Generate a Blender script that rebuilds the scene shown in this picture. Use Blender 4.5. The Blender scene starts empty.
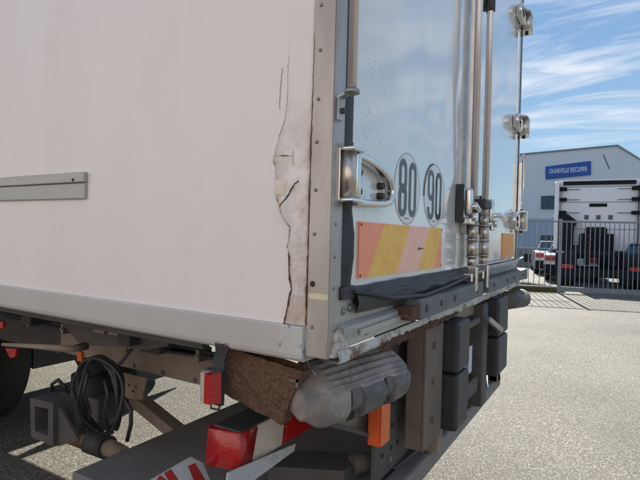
import bpy, bmesh, math, random
from mathutils import Vector, Matrix, noise
random.seed(7)
R = math.radians
sc = bpy.context.scene
COL = sc.collection

# ------------------------------------------------------------------ camera
YAW, PITCH, ROLL, FPX = R(30.786), R(-0.589), R(1.4485), 497.2
CAM = Vector((-1.013, -0.5785, 1.45))
cF = Vector((math.cos(PITCH)*math.cos(YAW), math.cos(PITCH)*math.sin(YAW), math.sin(PITCH)))
_r = Vector((math.sin(YAW), -math.cos(YAW), 0)); _u = _r.cross(cF)
cR = _r*math.cos(ROLL) + _u*math.sin(ROLL)
cU = _u*math.cos(ROLL) - _r*math.sin(ROLL)
cd = bpy.data.cameras.new('camera'); cam = bpy.data.objects.new('camera', cd); COL.objects.link(cam)
M = Matrix((cR, cU, -cF)).transposed().to_4x4(); M.translation = CAM
cam.matrix_world = M
cd.sensor_width = 36; cd.lens = 36*FPX/640; cd.clip_start = .05; cd.clip_end = 3000
sc.camera = cam

# ------------------------------------------------------------------ sky and sun
SUN_AZ, SUN_EL = R(15), R(31)
SKY_STR, SUN_STR, GRAD = 0.078, 5.0, 1.0
w = bpy.data.worlds.new("World"); sc.world = w; w.use_nodes = True
nt = w.node_tree; nt.nodes.clear()
def N(t, typ, **kw):
    n = t.nodes.new(typ)
    for k, v in kw.items():
        if hasattr(n, k): setattr(n, k, v)
        else: n.inputs[k.replace('_', ' ')].default_value = v
    return n
def L(t, a, b): t.links.new(a, b)
out = N(nt, 'ShaderNodeOutputWorld'); bg = N(nt, 'ShaderNodeBackground')
bg.inputs['Strength'].default_value = SKY_STR
sky = N(nt, 'ShaderNodeTexSky'); sky.sky_type = 'NISHITA'; sky.sun_disc = False
sky.sun_elevation = SUN_EL; sky.sun_rotation = R(90)-SUN_AZ
sky.air_density = 1.0; sky.dust_density = 0.05; sky.ozone_density = 1.6; sky.altitude = 100
tc = N(nt, 'ShaderNodeTexCoord')
sep = N(nt, 'ShaderNodeSeparateXYZ'); L(nt, tc.outputs['Generated'], sep.inputs[0])
zz = N(nt, 'ShaderNodeMath', operation='ADD'); zz.inputs[1].default_value = .12; L(nt, sep.outputs['Z'], zz.inputs[0])
zm = N(nt, 'ShaderNodeMath', operation='MAXIMUM'); zm.inputs[1].default_value = .05; L(nt, zz.outputs[0], zm.inputs[0])
cmb = N(nt, 'ShaderNodeCombineXYZ')
for i, a in enumerate('XY'):
    d = N(nt, 'ShaderNodeMath', operation='DIVIDE'); L(nt, sep.outputs[a], d.inputs[0]); L(nt, zm.outputs[0], d.inputs[1]); L(nt, d.outputs[0], cmb.inputs[i])
mp = N(nt, 'ShaderNodeMapping'); mp.inputs['Rotation'].default_value = (0, 0, R(-25)); mp.inputs['Scale'].default_value = (1.35, .55, 1)
mp.inputs['Location'].default_value = (2.2, .9, 0)
L(nt, cmb.outputs[0], mp.inputs[0])
n1 = N(nt, 'ShaderNodeTexNoise', noise_dimensions='3D'); n1.inputs['Scale'].default_value = 2.1; n1.inputs['Detail'].default_value = 9; n1.inputs['Roughness'].default_value = .63; n1.inputs['Distortion'].default_value = 1.1
L(nt, mp.outputs[0], n1.inputs['Vector'])
cr = N(nt, 'ShaderNodeMapRange'); cr.inputs['From Min'].default_value = .45; cr.inputs['From Max'].default_value = .76; cr.inputs['To Max'].default_value = .85
L(nt, n1.outputs['Fac'], cr.inputs['Value'])
# clouds thin out at the horizon
hz = N(nt, 'ShaderNodeMapRange'); hz.inputs['From Min'].default_value = .13; hz.inputs['From Max'].default_value = .22
L(nt, sep.outputs['Z'], hz.inputs['Value'])
mu = N(nt, 'ShaderNodeMath', operation='MULTIPLY'); L(nt, cr.outputs[0], mu.inputs[0]); L(nt, hz.outputs[0], mu.inputs[1])
hs = N(nt, 'ShaderNodeHueSaturation'); hs.inputs['Saturation'].default_value = .98; hs.inputs['Value'].default_value = 1
L(nt, sky.outputs[0], hs.inputs['Color'])
gr = N(nt, 'ShaderNodeValToRGB'); L(nt, sep.outputs['Z'], gr.inputs[0]); e = gr.color_ramp.elements
K = 1/8.
e[0].position = 0.0; e[0].color = (3.2*K, 4.5*K, 5.5*K, 1); e[1].position = 1; e[1].color = (1.2*K, 2.2*K, 4.0*K, 1)
k_ = e.new(.12); k_.color = (2.2*K, 3.7*K, 5.1*K, 1); k_ = e.new(.35); k_.color = (1.5*K, 2.7*K, 4.6*K, 1)
gm = N(nt, 'ShaderNodeVectorMath', operation='SCALE'); gm.inputs['Scale'].default_value = 8*GRAD; L(nt, gr.outputs[0], gm.inputs[0])
m0 = N(nt, 'ShaderNodeMix', data_type='RGBA'); m0.inputs[0].default_value = .85; L(nt, hs.outputs[0], m0.inputs[6]); L(nt, gm.outputs[0], m0.inputs[7])
mix = N(nt, 'ShaderNodeMix', data_type='RGBA'); L(nt, mu.outputs[0], mix.inputs[0]); L(nt, m0.outputs[2], mix.inputs[6])
mix.inputs[7].default_value = (7.6, 7.5, 7.4, 1)
L(nt, mix.outputs[2], bg.inputs['Color']); L(nt, bg.outputs[0], out.inputs['Surface'])

sd = bpy.data.lights.new('sun', 'SUN'); sd.energy = SUN_STR; sd.angle = R(.53); sd.color = (1, .94, .85)
so = bpy.data.objects.new('sun', sd); COL.objects.link(so)
sdir = Vector((math.cos(SUN_EL)*math.cos(SUN_AZ), math.cos(SUN_EL)*math.sin(SUN_AZ), math.sin(SUN_EL)))
so.rotation_euler = sdir.to_track_quat('Z', 'Y').to_euler(); so.location = (20, 5, 20)
sc.view_settings.view_transform = 'Standard'; sc.view_settings.look = 'None'
sc.view_settings.exposure = 0.92; sc.view_settings.gamma = 1
sc.cycles.max_bounces = 8

# ------------------------------------------------------------------ helpers
def pt(u, v, ax, val):
    """point of the plane <ax>=val seen at photo pixel (u, v): used to take measurements off the photograph"""
    d = cF + cR*(u-320)/FPX - cU*(v-240)/FPX
    return CAM + d*((val-CAM[ax])/d[ax])
def py(u, v, y=0.0): return pt(u, v, 1, y)
def px(u, v, x=0.0): return pt(u, v, 0, x)
def pz(u, v, z=0.0): return pt(u, v, 2, z)

def mat(name, c, rough=.5, metal=0., c2=None, var=.5, vs=6., bump=.1, bs=60., coat=0., spec=.5, stretch=(1, 1, 1), lo=.42, hi=.62, dirt=None, dlo=.55, dhi=.75, ds=14., rvar=.1, bdist=.002, emit=0, trans=0, detail=6, zmask=None):
    m = bpy.data.materials.new(name); m.use_nodes = True; t = m.node_tree
    b = t.nodes['Principled BSDF']
    tc = N(t, 'ShaderNodeTexCoord'); mp = N(t, 'ShaderNodeMapping'); mp.inputs['Scale'].default_value = stretch
    L(t, tc.outputs['Object'], mp.inputs[0])
    n = N(t, 'ShaderNodeTexNoise'); n.inputs['Scale'].default_value = vs; n.inputs['Detail'].default_value = detail; n.inputs['Roughness'].default_value = .62
    L(t, mp.outputs[0], n.inputs['Vector'])
    r = N(t, 'ShaderNodeMapRange'); r.inputs['From Min'].default_value = lo; r.inputs['From Max'].default_value = hi; r.inputs['To Max'].default_value = var
    L(t, n.outputs['Fac'], r.inputs['Value'])
    fac = r.outputs[0]; zk = None
    if zmask:                                                       # second colour and dirt keep to a height range of the thing
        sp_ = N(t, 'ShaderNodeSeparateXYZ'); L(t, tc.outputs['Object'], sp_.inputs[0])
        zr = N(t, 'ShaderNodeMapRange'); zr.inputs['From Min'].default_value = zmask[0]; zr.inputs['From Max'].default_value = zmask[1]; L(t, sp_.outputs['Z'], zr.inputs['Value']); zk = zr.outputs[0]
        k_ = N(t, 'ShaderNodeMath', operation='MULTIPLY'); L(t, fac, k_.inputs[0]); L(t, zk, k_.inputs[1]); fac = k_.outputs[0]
    mx = N(t, 'ShaderNodeMix', data_type='RGBA'); L(t, fac, mx.inputs[0])
    c2 = c2 or tuple(x*.7 for x in c)
    mx.inputs[6].default_value = (*c, 1); mx.inputs[7].default_value = (*c2, 1)
    o = mx.outputs[2]
    if dirt:
        n3 = N(t, 'ShaderNodeTexNoise'); n3.inputs['Scale'].default_value = ds; n3.inputs['Detail'].default_value = 10; n3.inputs['Roughness'].default_value = .7
        L(t, mp.outputs[0], n3.inputs['Vector'])
        r3 = N(t, 'ShaderNodeMapRange'); r3.inputs['From Min'].default_value = dlo; r3.inputs['From Max'].default_value = dhi; L(t, n3.outputs['Fac'], r3.inputs['Value'])
        f3 = r3.outputs[0]
        if zk is not None:
            k2 = N(t, 'ShaderNodeMath', operation='MULTIPLY'); L(t, f3, k2.inputs[0]); L(t, zk, k2.inputs[1]); f3 = k2.outputs[0]
        m3 = N(t, 'ShaderNodeMix', data_type='RGBA'); L(t, f3, m3.inputs[0]); L(t, o, m3.inputs[6]); m3.inputs[7].default_value = (*dirt, 1); o = m3.outputs[2]
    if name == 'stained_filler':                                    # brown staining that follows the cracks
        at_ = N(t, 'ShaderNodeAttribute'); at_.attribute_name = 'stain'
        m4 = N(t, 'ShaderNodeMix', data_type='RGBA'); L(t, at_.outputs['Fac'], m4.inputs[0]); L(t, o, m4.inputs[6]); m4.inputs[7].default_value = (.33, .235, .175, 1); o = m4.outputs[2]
    L(t, o, b.inputs['Base Color'])
    rr = N(t, 'ShaderNodeMapRange'); rr.inputs['To Min'].default_value = max(rough-rvar, .02); rr.inputs['To Max'].default_value = min(rough+rvar, 1); L(t, n.outputs['Fac'], rr.inputs['Value']); L(t, rr.outputs[0], b.inputs['Roughness'])
    b.inputs['Metallic'].default_value = metal; b.inputs['Specular IOR Level'].default_value = spec
    b.inputs['Coat Weight'].default_value = coat; b.inputs['Coat Roughness'].default_value = .08
    b.inputs['Transmission Weight'].default_value = trans
    if emit: b.inputs['Emission Color'].default_value = (*c, 1); b.inputs['Emission Strength'].default_value = emit
    if bump:
        n2 = N(t, 'ShaderNodeTexNoise'); n2.inputs['Scale'].default_value = bs; n2.inputs['Detail'].default_value = 8
        L(t, mp.outputs[0], n2.inputs['Vector'])
        bu = N(t, 'ShaderNodeBump'); bu.inputs['Strength'].default_value = bump; bu.inputs['Distance'].default_value = bdist
        L(t, n2.outputs['Fac'], bu.inputs['Height']); L(t, bu.outputs[0], b.inputs['Normal'])
    return m

class MB:
    def __init__(s): s.bm = bmesh.new(); s.mats = []; s.cur = 0
    def m(s, material):
        if material not in s.mats: s.mats.append(material)
        s.cur = s.mats.index(material); return s
    def _fin(s, old, smooth=False):
        for f in s.bm.faces:
            if f not in old: f.material_index = s.cur; f.smooth = smooth
    def box(s, x0, x1, y0, y1, z0, z1, bev=.0, T=None, seg=2, smooth=False):
        old = set(s.bm.faces)
        g = bmesh.ops.create_cube(s.bm, size=1)
        vs = g['verts']
        for v in vs: v.co = Vector((x0+(v.co.x+.5)*(x1-x0), y0+(v.co.y+.5)*(y1-y0), z0+(v.co.z+.5)*(z1-z0)))
        if bev:
            es = list({e for v in vs for e in v.link_edges})
            gb = bmesh.ops.bevel(s.bm, geom=es, offset=bev, segments=seg, affect='EDGES', profile=.5)
            vs = list({v for f in s.bm.faces if f not in old for v in f.verts})
        if T is not None:
            for v in vs: v.co = T @ v.co
        s._fin(old, smooth); return s
    def prism(s, pts, d):
        """closed polygon pts (list of Vector) extruded by the vector d"""
        old = set(s.bm.faces); d = Vector(d)
        a = [s.bm.verts.new(p) for p in pts]; b = [s.bm.verts.new(Vector(p)+d) for p in pts]
        s.bm.faces.new(a); s.bm.faces.new(b[::-1]); n = len(a)
        for i in range(n): s.bm.faces.new((a[i], b[i], b[(i+1) % n], a[(i+1) % n]))
        s._fin(old); return s
    def ring(s, outer, inner, d):
        old = set(s.bm.faces); d = Vector(d); n = len(outer)
        A = [[s.bm.verts.new(Vector(p)+k*d) for p in q] for k in (0, 1) for q in (outer, inner)]
        for i in range(n):
            j = (i+1) % n
            s.bm.faces.new((A[0][i], A[0][j], A[1][j], A[1][i])); s.bm.faces.new((A[2][i], A[3][i], A[3][j], A[2][j]))
            s.bm.faces.new((A[0][i], A[2][i], A[2][j], A[0][j])); s.bm.faces.new((A[1][i], A[1][j], A[3][j], A[3][i]))
        s._fin(old); return s
    def cyl(s, a, b, r, r2=None, n=20, smooth=True):
        return s.tube([a, b], [r, r if r2 is None else r2], n, smooth)
    def tube(s, path, r, n=10, smooth=True, cap=True):
        old = set(s.bm.faces); path = [Vector(p) for p in path]
        rs = r if isinstance(r, (list, tuple)) else [r]*len(path)
        rings = []; ref = None
        for i, p in enumerate(path):
            d = (path[min(i+1, len(path)-1)]-path[max(i-1, 0)]).normalized()
            if ref is None: ref = d.orthogonal().normalized()
            u_ = (ref-d*ref.dot(d))
            u_ = u_.normalized() if u_.length > 1e-5 else d.orthogonal().normalized()
            ref = u_; v_ = d.cross(u_)
            rings.append([s.bm.verts.new(p+(u_*math.cos(2*math.pi*k/n)+v_*math.sin(2*math.pi*k/n))*rs[i]) for k in range(n)])
        for a, b in zip(rings, rings[1:]):
            for k in range(n): s.bm.faces.new((a[k], a[(k+1) % n], b[(k+1) % n], b[k]))
        if cap:
            s._fin(old, smooth); old2 = set(s.bm.faces)
            s.bm.faces.new(rings[0][::-1]); s.bm.faces.new(rings[-1]); s._fin(old2, False)
            return s
        s._fin(old, smooth); return s
    def grid(s, fn, nu, nv, smooth=True, closed_v=False):
        old = set(s.bm.faces)
        V = [[s.bm.verts.new(fn(i/nu, j/nv)) for j in range(nv+1)] for i in range(nu+1)]
        for i in range(nu):
            for j in range(nv): s.bm.faces.new((V[i][j], V[i+1][j], V[i+1][j+1], V[i][j+1]))
        s._fin(old, smooth); return s
    def dome(s, c, nrm, r, h=None, n=12):
        """rivet head"""
        c = Vector(c); nrm = Vector(nrm).normalized(); h = h or r*.6
        u_ = nrm.orthogonal().normalized(); v_ = nrm.cross(u_); old = set(s.bm.faces); rings = []
        for a in (0, 30, 60): rings.append([s.bm.verts.new(c+(u_*math.cos(2*math.pi*k/n)+v_*math.sin(2*math.pi*k/n))*r*math.cos(R(a))+nrm*h*math.sin(R(a))) for k in range(n)])
        top = s.bm.verts.new(c+nrm*h)
        for a, b in zip(rings, rings[1:]):
            for k in range(n): s.bm.faces.new((a[k], a[(k+1) % n], b[(k+1) % n], b[k]))
        for k in range(n): s.bm.faces.new((rings[-1][k], rings[-1][(k+1) % n], top))
        s._fin(old, True); return s
    def build(s, name, parent=None, label=None, normals=True):
        if normals: bmesh.ops.recalc_face_normals(s.bm, faces=s.bm.faces)
        me = bpy.data.meshes.new(name); s.bm.to_mesh(me); s.bm.free()
        for m_ in s.mats: me.materials.append(m_)
        o = bpy.data.objects.new(name, me); COL.objects.link(o)
        if parent: o.parent = parent; o.matrix_parent_inverse = parent.matrix_world.inverted() if False else Matrix.Translation(-wloc(parent))
        if label: o['label'] = label
        return o
def wloc(o):
    p = Vector(o.location)
    return p
def empty(name, loc, label, cat, group=None, rz=0):
    o = bpy.data.objects.new(name, None); COL.objects.link(o); o.location = loc; o.rotation_euler = (0, 0, rz)
    o['label'] = label; o['category'] = cat
    if group: o['group'] = group
    return o
def tag(o, label, cat, group=None):
    o['label'] = label; o['category'] = cat
    if group: o['group'] = group
    return o
def copy_mesh(o, loc, parent):
    c = o.copy(); COL.objects.link(c); c.parent = parent; c.location = loc; return c
def nz(x, y, z, s=1.): return noise.noise(Vector((x*s, y*s, z*s)))

# ------------------------------------------------------------------ materials
WHITE_SIDE = mat('white_gelcoat', (.83, .80, .80), .42, c2=(.80, .755, .75), var=.8, vs=1.5, bump=.3, bs=3.5, bdist=.008, rvar=.08, dirt=(.68, .61, .58), dlo=.58, dhi=1.0, ds=4, stretch=(1, 1, .5))
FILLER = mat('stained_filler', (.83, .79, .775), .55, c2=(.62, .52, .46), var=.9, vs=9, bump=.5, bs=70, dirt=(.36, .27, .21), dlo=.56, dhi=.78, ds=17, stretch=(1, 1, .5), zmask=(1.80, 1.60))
CRACK = mat('open_crack', (.15, .095, .065), .95, c2=(.06, .04, .03), var=1, vs=40, bump=0)
HAIR = mat('hairline_crack', (.42, .36, .33), .9, c2=(.30, .25, .22), var=1, vs=40, bump=0)
RAIL = mat('blue_grey_rail', (.52, .515, .50), .38, c2=(.47, .465, .45), var=.7, vs=3, bump=.06, bs=20, dirt=(.36, .37, .36), dlo=.62, dhi=.85, ds=9)
MOULD = mat('anodised_moulding', (.40, .41, .395), .4, metal=.3, c2=(.36, .37, .355), bump=.06, stretch=(1, .3, 6))
CAP = mat('chipped_rail_cap', (.56, .565, .55), .45, c2=(.49, .49, .48), vs=8, dirt=(.12, .24, .42), dlo=.56, dhi=.62, ds=24, bump=.2)
POST = mat('worn_aluminium_post', (.50, .475, .46), .46, metal=.5, c2=(.37, .335, .31), var=.8, vs=5, stretch=(1, 1, .35), bump=.12, bs=60, dirt=(.24, .17, .11), dlo=.64, dhi=.85, ds=12)
TAPE = mat('cream_paint_band', (.74, .68, .48), .6, c2=(.6, .52, .36), vs=30)
STEEL = mat('galvanised_steel', (.44, .455, .46), .42, metal=.6, c2=(.31, .31, .31), var=.8, vs=9, bump=.15, dirt=(.20, .13, .09), dlo=.6, dhi=.8, ds=15)
SILL = mat('sill_steel', (.42, .42, .40), .5, metal=.35, c2=(.27, .26, .24), var=.8, vs=7, stretch=(.4, 1, 1.6), bump=.15, dirt=(.20, .14, .10), dlo=.56, dhi=.76, ds=14)
WHITESTEEL = mat('chipped_white_steel', (.54, .54, .52), .5, c2=(.38, .36, .33), vs=12, bump=.2, dirt=(.15, .08, .05), dlo=.50, dhi=.62, ds=14)
RUST = mat('flaking_rust', (.11, .055, .038), .95, c2=(.06, .035, .03), vs=22, bump=1, bs=90, bdist=.006, dirt=(.35, .30, .26), dlo=.62, dhi=.7, ds=30)
FIBRE = mat('crusted_rust_brown', (.175, .098, .064), .97, c2=(.085, .05, .036), var=1, vs=130, bump=1, bs=160, bdist=.006, lo=.4, hi=.62)
INOX = mat('stainless_tube', (.74, .72, .73), .3, metal=.6, c2=(.76, .63, .61), var=1, zmask=(2.35, 2.1), vs=5, stretch=(1, 1, .3), bump=.04, rvar=.1)  # pinker lower part is a reflection painted into the tube colour
INOXB = mat('stained_stainless', (.62, .56, .52), .3, metal=.9, c2=(.48, .39, .33), var=.5, vs=13, bump=.15)
CHROME = mat('polished_hinge_steel', (.70, .70, .69), .17, metal=.95, c2=(.56, .53, .49), vs=9, bump=.05, dirt=(.22, .16, .12), dlo=.66, dhi=.82, ds=22)
RUBBER = mat('black_rubber', (.025, .027, .032), .55, c2=(.05, .052, .058), vs=12, bump=.3, bs=40)
RUBG = mat('scuffed_rubber_buffer', (.10, .115, .122), .62, c2=(.16, .172, .175), var=.8, vs=14, stretch=(.5, 1, 2), bump=.3, dirt=(.24, .23, .21), dlo=.66, dhi=.86, ds=20)
PLAST = mat('dusty_grey_plastic', (.30, .275, .255), .68, c2=(.17, .16, .155), var=1, vs=11, bump=.6, bs=90, dirt=(.44, .38, .33), dlo=.56, dhi=.78, ds=26)
CHASSIS = mat('dusty_chassis_beam', (.29, .235, .19), .85, c2=(.18, .145, .12), vs=5, bump=.4, bs=30, dirt=(.10, .06, .045), dlo=.6, dhi=.8)
DARK = mat('dark_chassis_paint', (.035, .036, .04), .7, c2=(.065, .06, .055), vs=7, bump=.3)
DARK2 = mat('road_grimed_steel', (.085, .08, .078), .7, c2=(.05, .048, .048), vs=8, bump=.35, dirt=(.13, .10, .08), dlo=.58, dhi=.8)
PLATF = mat('grey_platform_paint', (.20, .185, .18), .7, c2=(.14, .13, .125), vs=5, bump=.2, bs=80, dirt=(.20, .18, .16), dlo=.66, dhi=.85)
BOLT = mat('dull_bolt', (.30, .29, .27), .45, metal=.7, c2=(.16, .12, .09), vs=60, bump=.1)
DBOLT = mat('black_bolt', (.05, .045, .04), .5, metal=.3)
REDL = mat('red_lens', (.46, .010, .012), .12, c2=(.28, .006, .008), vs=20, bump=.6, bs=45, coat=.6, stretch=(1, 1, 7), dirt=(.16, .05, .04), dlo=.6, dhi=.85, ds=8)
CLEARL = mat('dusty_clear_lens', (.58, .52, .45), .22, c2=(.45, .39, .33), vs=14, bump=.25, bs=120, coat=.4)
ORANGE = mat('orange_lens', (.72, .13, .03), .3, c2=(.6, .10, .025), vs=20, bump=.2, bs=150)
ORANGE2 = mat('orange_reflective_plate', (.78, .30, .05), .4, c2=(.70, .24, .03), vs=12, stretch=(1, 1, 3), bump=.1)
YEL = mat('yellow_reflective', (.92, .54, .10), .42, c2=(.78, .43, .08), var=.7, vs=14, bump=.15, bs=90)
SALM = mat('salmon_red_reflective', (.95, .34, .20), .42, c2=(.90, .28, .16), var=.7, vs=14, bump=.1)
PINK = mat('sheen_pink_reflective', (.94, .55, .44), .42, c2=(.88, .47, .37), var=.7, vs=14, bump=.1)  # red stripe with its reflective sheen painted in as pink
WHITEP = mat('white_plate', (.70, .71, .73), .4, c2=(.58, .58, .6), vs=10)
REDP = mat('red_plate_print', (.40, .02, .025), .4)
BLUEP = mat('blue_plate_print', (.04, .09, .35), .4)
STK = mat('white_sticker', (.74, .76, .77), .32, c2=(.70, .72, .73), bump=.05)
STKG = mat('sticker_outline', (.40, .44, .46), .35)
DIG = mat('faded_grey_digits', (.13, .175, .20), .6, c2=(.17, .22, .245), vs=12, spec=.2)
DIG2 = mat('dark_digits', (.025, .03, .035), .6, c2=(.13, .17, .19), var=1, vs=9, lo=.45, hi=.55, spec=.2)
TYRE = mat('tyre_rubber', (.02, .02, .02), .85, c2=(.035, .033, .03), vs=10)
RIM = mat('wheel_rim_paint', (.12, .12, .12), .6, c2=(.07, .05, .04), vs=10)

# glossy dented door paint
DOOR = mat('glossy_white_door', (.76, .765, .765), .13, c2=(.64, .655, .66), var=.6, vs=4, stretch=(1, 1, .4), bump=.05, bs=9, bdist=.003, coat=1.0, rvar=.05, spec=.6, dirt=(.32, .27, .22), dlo=.66, dhi=.84, ds=9)
def door_tweak(m):
    m.node_tree.nodes['Principled BSDF'].inputs['Coat IOR'].default_value = 1.6
    m.node_tree.nodes['Principled BSDF'].inputs['Coat Roughness'].default_value = .09
door_tweak(DOOR)

# ------------------------------------------------------------------ ground
def ground_mat():
    m = bpy.data.materials.new('sunlit_gravelly_asphalt'); m.use_nodes = True; t = m.node_tree; b = t.nodes['Principled BSDF']
    tc = N(t, 'ShaderNodeTexCoord')
    vo = N(t, 'ShaderNodeTexVoronoi'); vo.inputs['Scale'].default_value = 120; L(t, tc.outputs['Object'], vo.inputs['Vector'])
    ve = N(t, 'ShaderNodeTexVoronoi', feature='DISTANCE_TO_EDGE'); ve.inputs['Scale'].default_value = 120; L(t, tc.outputs['Object'], ve.inputs['Vector'])
    cs = N(t, 'ShaderNodeSeparateColor'); L(t, vo.outputs['Color'], cs.inputs[0])
    cr = N(t, 'ShaderNodeValToRGB'); e = cr.color_ramp.elements
    e[0].position = 0; e[0].color = (.115, .108, .088, 1); e[1].position = 1; e[1].color = (.54, .51, .42, 1)
    k = cr.color_ramp.elements.new(.45); k.color = (.21, .20, .165, 1); k = cr.color_ramp.elements.new(.85); k.color = (.295, .278, .228, 1)
    L(t, cs.outputs[0], cr.inputs[0])
    # joints between stones
    er = N(t, 'ShaderNodeMapRange'); er.inputs['From Max'].default_value = .12; er.inputs['To Min'].default_value = .5; L(t, ve.outputs['Distance'], er.inputs['Value'])
    mm = N(t, 'ShaderNodeMix', data_type='RGBA', blend_type='MULTIPLY'); mm.inputs[0].default_value = 1; L(t, cr.outputs[0], mm.inputs[6]); L(t, er.outputs[0], mm.inputs[7])
    # large stains
    n1 = N(t, 'ShaderNodeTexNoise'); n1.inputs['Scale'].default_value = .55; n1.inputs['Detail'].default_value = 7; L(t, tc.outputs['Object'], n1.inputs['Vector'])
    r1 = N(t, 'ShaderNodeMapRange'); r1.inputs['From Min'].default_value = .3; r1.inputs['From Max'].default_value = .7; r1.inputs['To Min'].default_value = .74; r1.inputs['To Max'].default_value = 1.08; L(t, n1.outputs['Fac'], r1.inputs['Value'])
    m2 = N(t, 'ShaderNodeMix', data_type='RGBA', blend_type='MULTIPLY'); m2.inputs[0].default_value = 1; L(t, mm.outputs[2], m2.inputs[6]); L(t, r1.outputs[0], m2.inputs[7])
    L(t, m2.outputs[2], b.inputs['Base Color']); b.inputs['Roughness'].default_value = .8; b.inputs['Specular IOR Level'].default_value = .3
    hh = N(t, 'ShaderNodeMath', operation='MULTIPLY'); L(t, cs.outputs[1], hh.inputs[0]); L(t, er.outputs[0], hh.inputs[1])
    bu = N(t, 'ShaderNodeBump'); bu.inputs['Strength'].default_value = 1; bu.inputs['Distance'].default_value = .008; L(t, hh.outputs[0], bu.inputs['Height'])
    n4 = N(t, 'ShaderNodeTexNoise'); n4.inputs['Scale'].default_value = 300; n4.inputs['Detail'].default_value = 3; L(t, tc.outputs['Object'], n4.inputs['Vector'])
    b2 = N(t, 'ShaderNodeBump'); b2.inputs['Strength'].default_value = .3; b2.inputs['Distance'].default_value = .002; L(t, n4.outputs['Fac'], b2.inputs['Height']); L(t, bu.outputs[0], b2.inputs['Normal'])
    L(t, b2.outputs[0], b.inputs['Normal'])
    return m
GM = ground_mat()
b = MB().m(GM); b.prism([Vector((-600, -600, -.5)), Vector((900, -600, -.5)), Vector((900, 600, -.5)), Vector((-600, 600, -.5))], (0, 0, .5))
g = b.build('ground'); g['kind'] = 'structure'

# ================================================================== THE TRUCK
W, TOP, LEN = 2.55, 3.75, 7.6
truck = empty('box_truck', (0, 0, 0), 'large white box truck with cracked rear corner and 80 and 90 stickers on its doors', 'truck')

# --- side panel
b = MB().m(WHITE_SIDE); b.box(.001, .06, .056, LEN, 1.17, TOP-.1, .0)
b.build('side_panel', truck)
b = MB().m(WHITE_SIDE); b.box(W-.06, W, .056, LEN, 1.17, TOP-.1); b.build('side_panel', truck)
b = MB().m(WHITE_SIDE); b.box(0.0, W, .0, LEN+.02, TOP-.098, TOP, .02); b.build('roof', truck)
b = MB().m(WHITE_SIDE); b.box(0.062, W-.062, LEN-.06, LEN-.001, 1.17, TOP-.1); b.build('front_bulkhead', truck)
b = MB().m(DARK); b.box(.005, W-.005, .075, LEN, 1.155, 1.168); b.build('floor', truck)

# --- cracked filler strip at the corner (outline measured off the photograph on the plane x=0)
CR = [(289, 55), (288, 77), (288, 96), (286, 111), (284, 124), (280, 135), (275.5, 150), (273.5, 160), (276, 170), (276, 180), (276.5, 197), (281, 211), (284, 216), (286.6, 222), (291, 227), (288, 247), (290, 257), (290, 272), (293, 290), (289, 301), (286, 319), (285, 325)]
CRW = [px(u, v) for u, v in CR]
def yb(z):
    if z >= CRW[0].z: return CRW[0].y
    for a, c in zip(CRW, CRW[1:]):
        if a.z >= z >= c.z:
            f = (a.z-z)/max(a.z-c.z, 1e-6); return a.y+(c.y-a.y)*f
    return CRW[-1].y
Z0, Z1 = 1.2305, 3.64
INN = [px(u, v) for u, v in [(300, 181), (296, 184), (292, 194), (290, 200), (286, 206), (284, 214)]]
def fil(s, t):
    z = Z0+(2.0-Z0)*t
    y1 = yb(z)+.0015*nz(0, 0, z, 60); y = .056+(y1-.056)*s
    amp = max(0., min(1., (1.86-z)/.25))
    edge = min(1, (1-s)*7)**.5
    h = (.0020+.0075*amp*(.5+.5*nz(1, y, z, 11)))*edge*(.35+.65*amp) + amp*.0052*nz(3, y, z, 27)+amp*.0018*nz(3, y, z, 80)
    # bulging lobes seen in the photograph
    for (u, v, ry, rz, a) in [(281, 190, .022, .045, .006), (289, 212, .017, .04, .009), (297, 250, .014, .07, .006), (299, 300, .013, .05, .006)]:
        c = px(u, v); q = ((y-c.y)/ry)**2+((z-c.z)/rz)**2
        h += 2.1*a*math.exp(-q)*edge
    return Vector((-max(h, .0004), y, z))
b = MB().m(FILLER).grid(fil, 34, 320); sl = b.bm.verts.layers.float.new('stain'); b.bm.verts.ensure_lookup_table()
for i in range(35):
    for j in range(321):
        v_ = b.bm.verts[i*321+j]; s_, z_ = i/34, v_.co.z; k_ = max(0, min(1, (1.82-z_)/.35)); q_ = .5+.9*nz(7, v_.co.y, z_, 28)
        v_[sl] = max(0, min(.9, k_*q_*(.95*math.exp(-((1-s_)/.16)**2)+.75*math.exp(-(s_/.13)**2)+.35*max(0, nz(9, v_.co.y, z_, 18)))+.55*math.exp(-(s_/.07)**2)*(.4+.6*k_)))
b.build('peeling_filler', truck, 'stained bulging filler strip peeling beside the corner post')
def crack(path, wid, name='crack', off=-.0012, m_=None):
    bb = MB().m(m_ or CRACK); pts = [p.copy() for p in path]; fine = []
    for a, c in zip(pts, pts[1:]):
        k = max(2, int((a-c).length/.004))
        for i in range(k): fine.append(a.lerp(c, i/k))
    fine.append(pts[-1]); n = len(fine); old = []
    vs = []
    for i, p in enumerate(fine):
        j = Vector((0, nz(1, p.y, p.z, 55)*.0026+nz(2, p.y, p.z, 240)*.0008, 0)); f = i/(n-1)
        wv = (wid[0]*(1-f)+wid[1]*f)*(.42+.75*max(0, .45+1.3*nz(5, p.y, p.z, 19))+.55*max(0, .3+nz(6, p.y, p.z, 130)))
        d = (fine[min(i+1, n-1)]-fine[max(i-1, 0)]).normalized(); s_ = d.cross(Vector((1, 0, 0))).normalized()*wv
        q = p+j; vs.append([bb.bm.verts.new(q+s_+Vector((off, 0, 0))), bb.bm.verts.new(q-s_+Vector((off, 0, 0))), bb.bm.verts.new(q-s_+Vector((off+.003, 0, 0))), bb.bm.verts.new(q+s_+Vector((off+.003, 0, 0)))])
    for a, c in zip(vs, vs[1:]):
        for k in range(4): bb.bm.faces.new((a[k], a[(k+1) % 4], c[(k+1) % 4], c[k]))
    return bb.build(name, truck)
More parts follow.
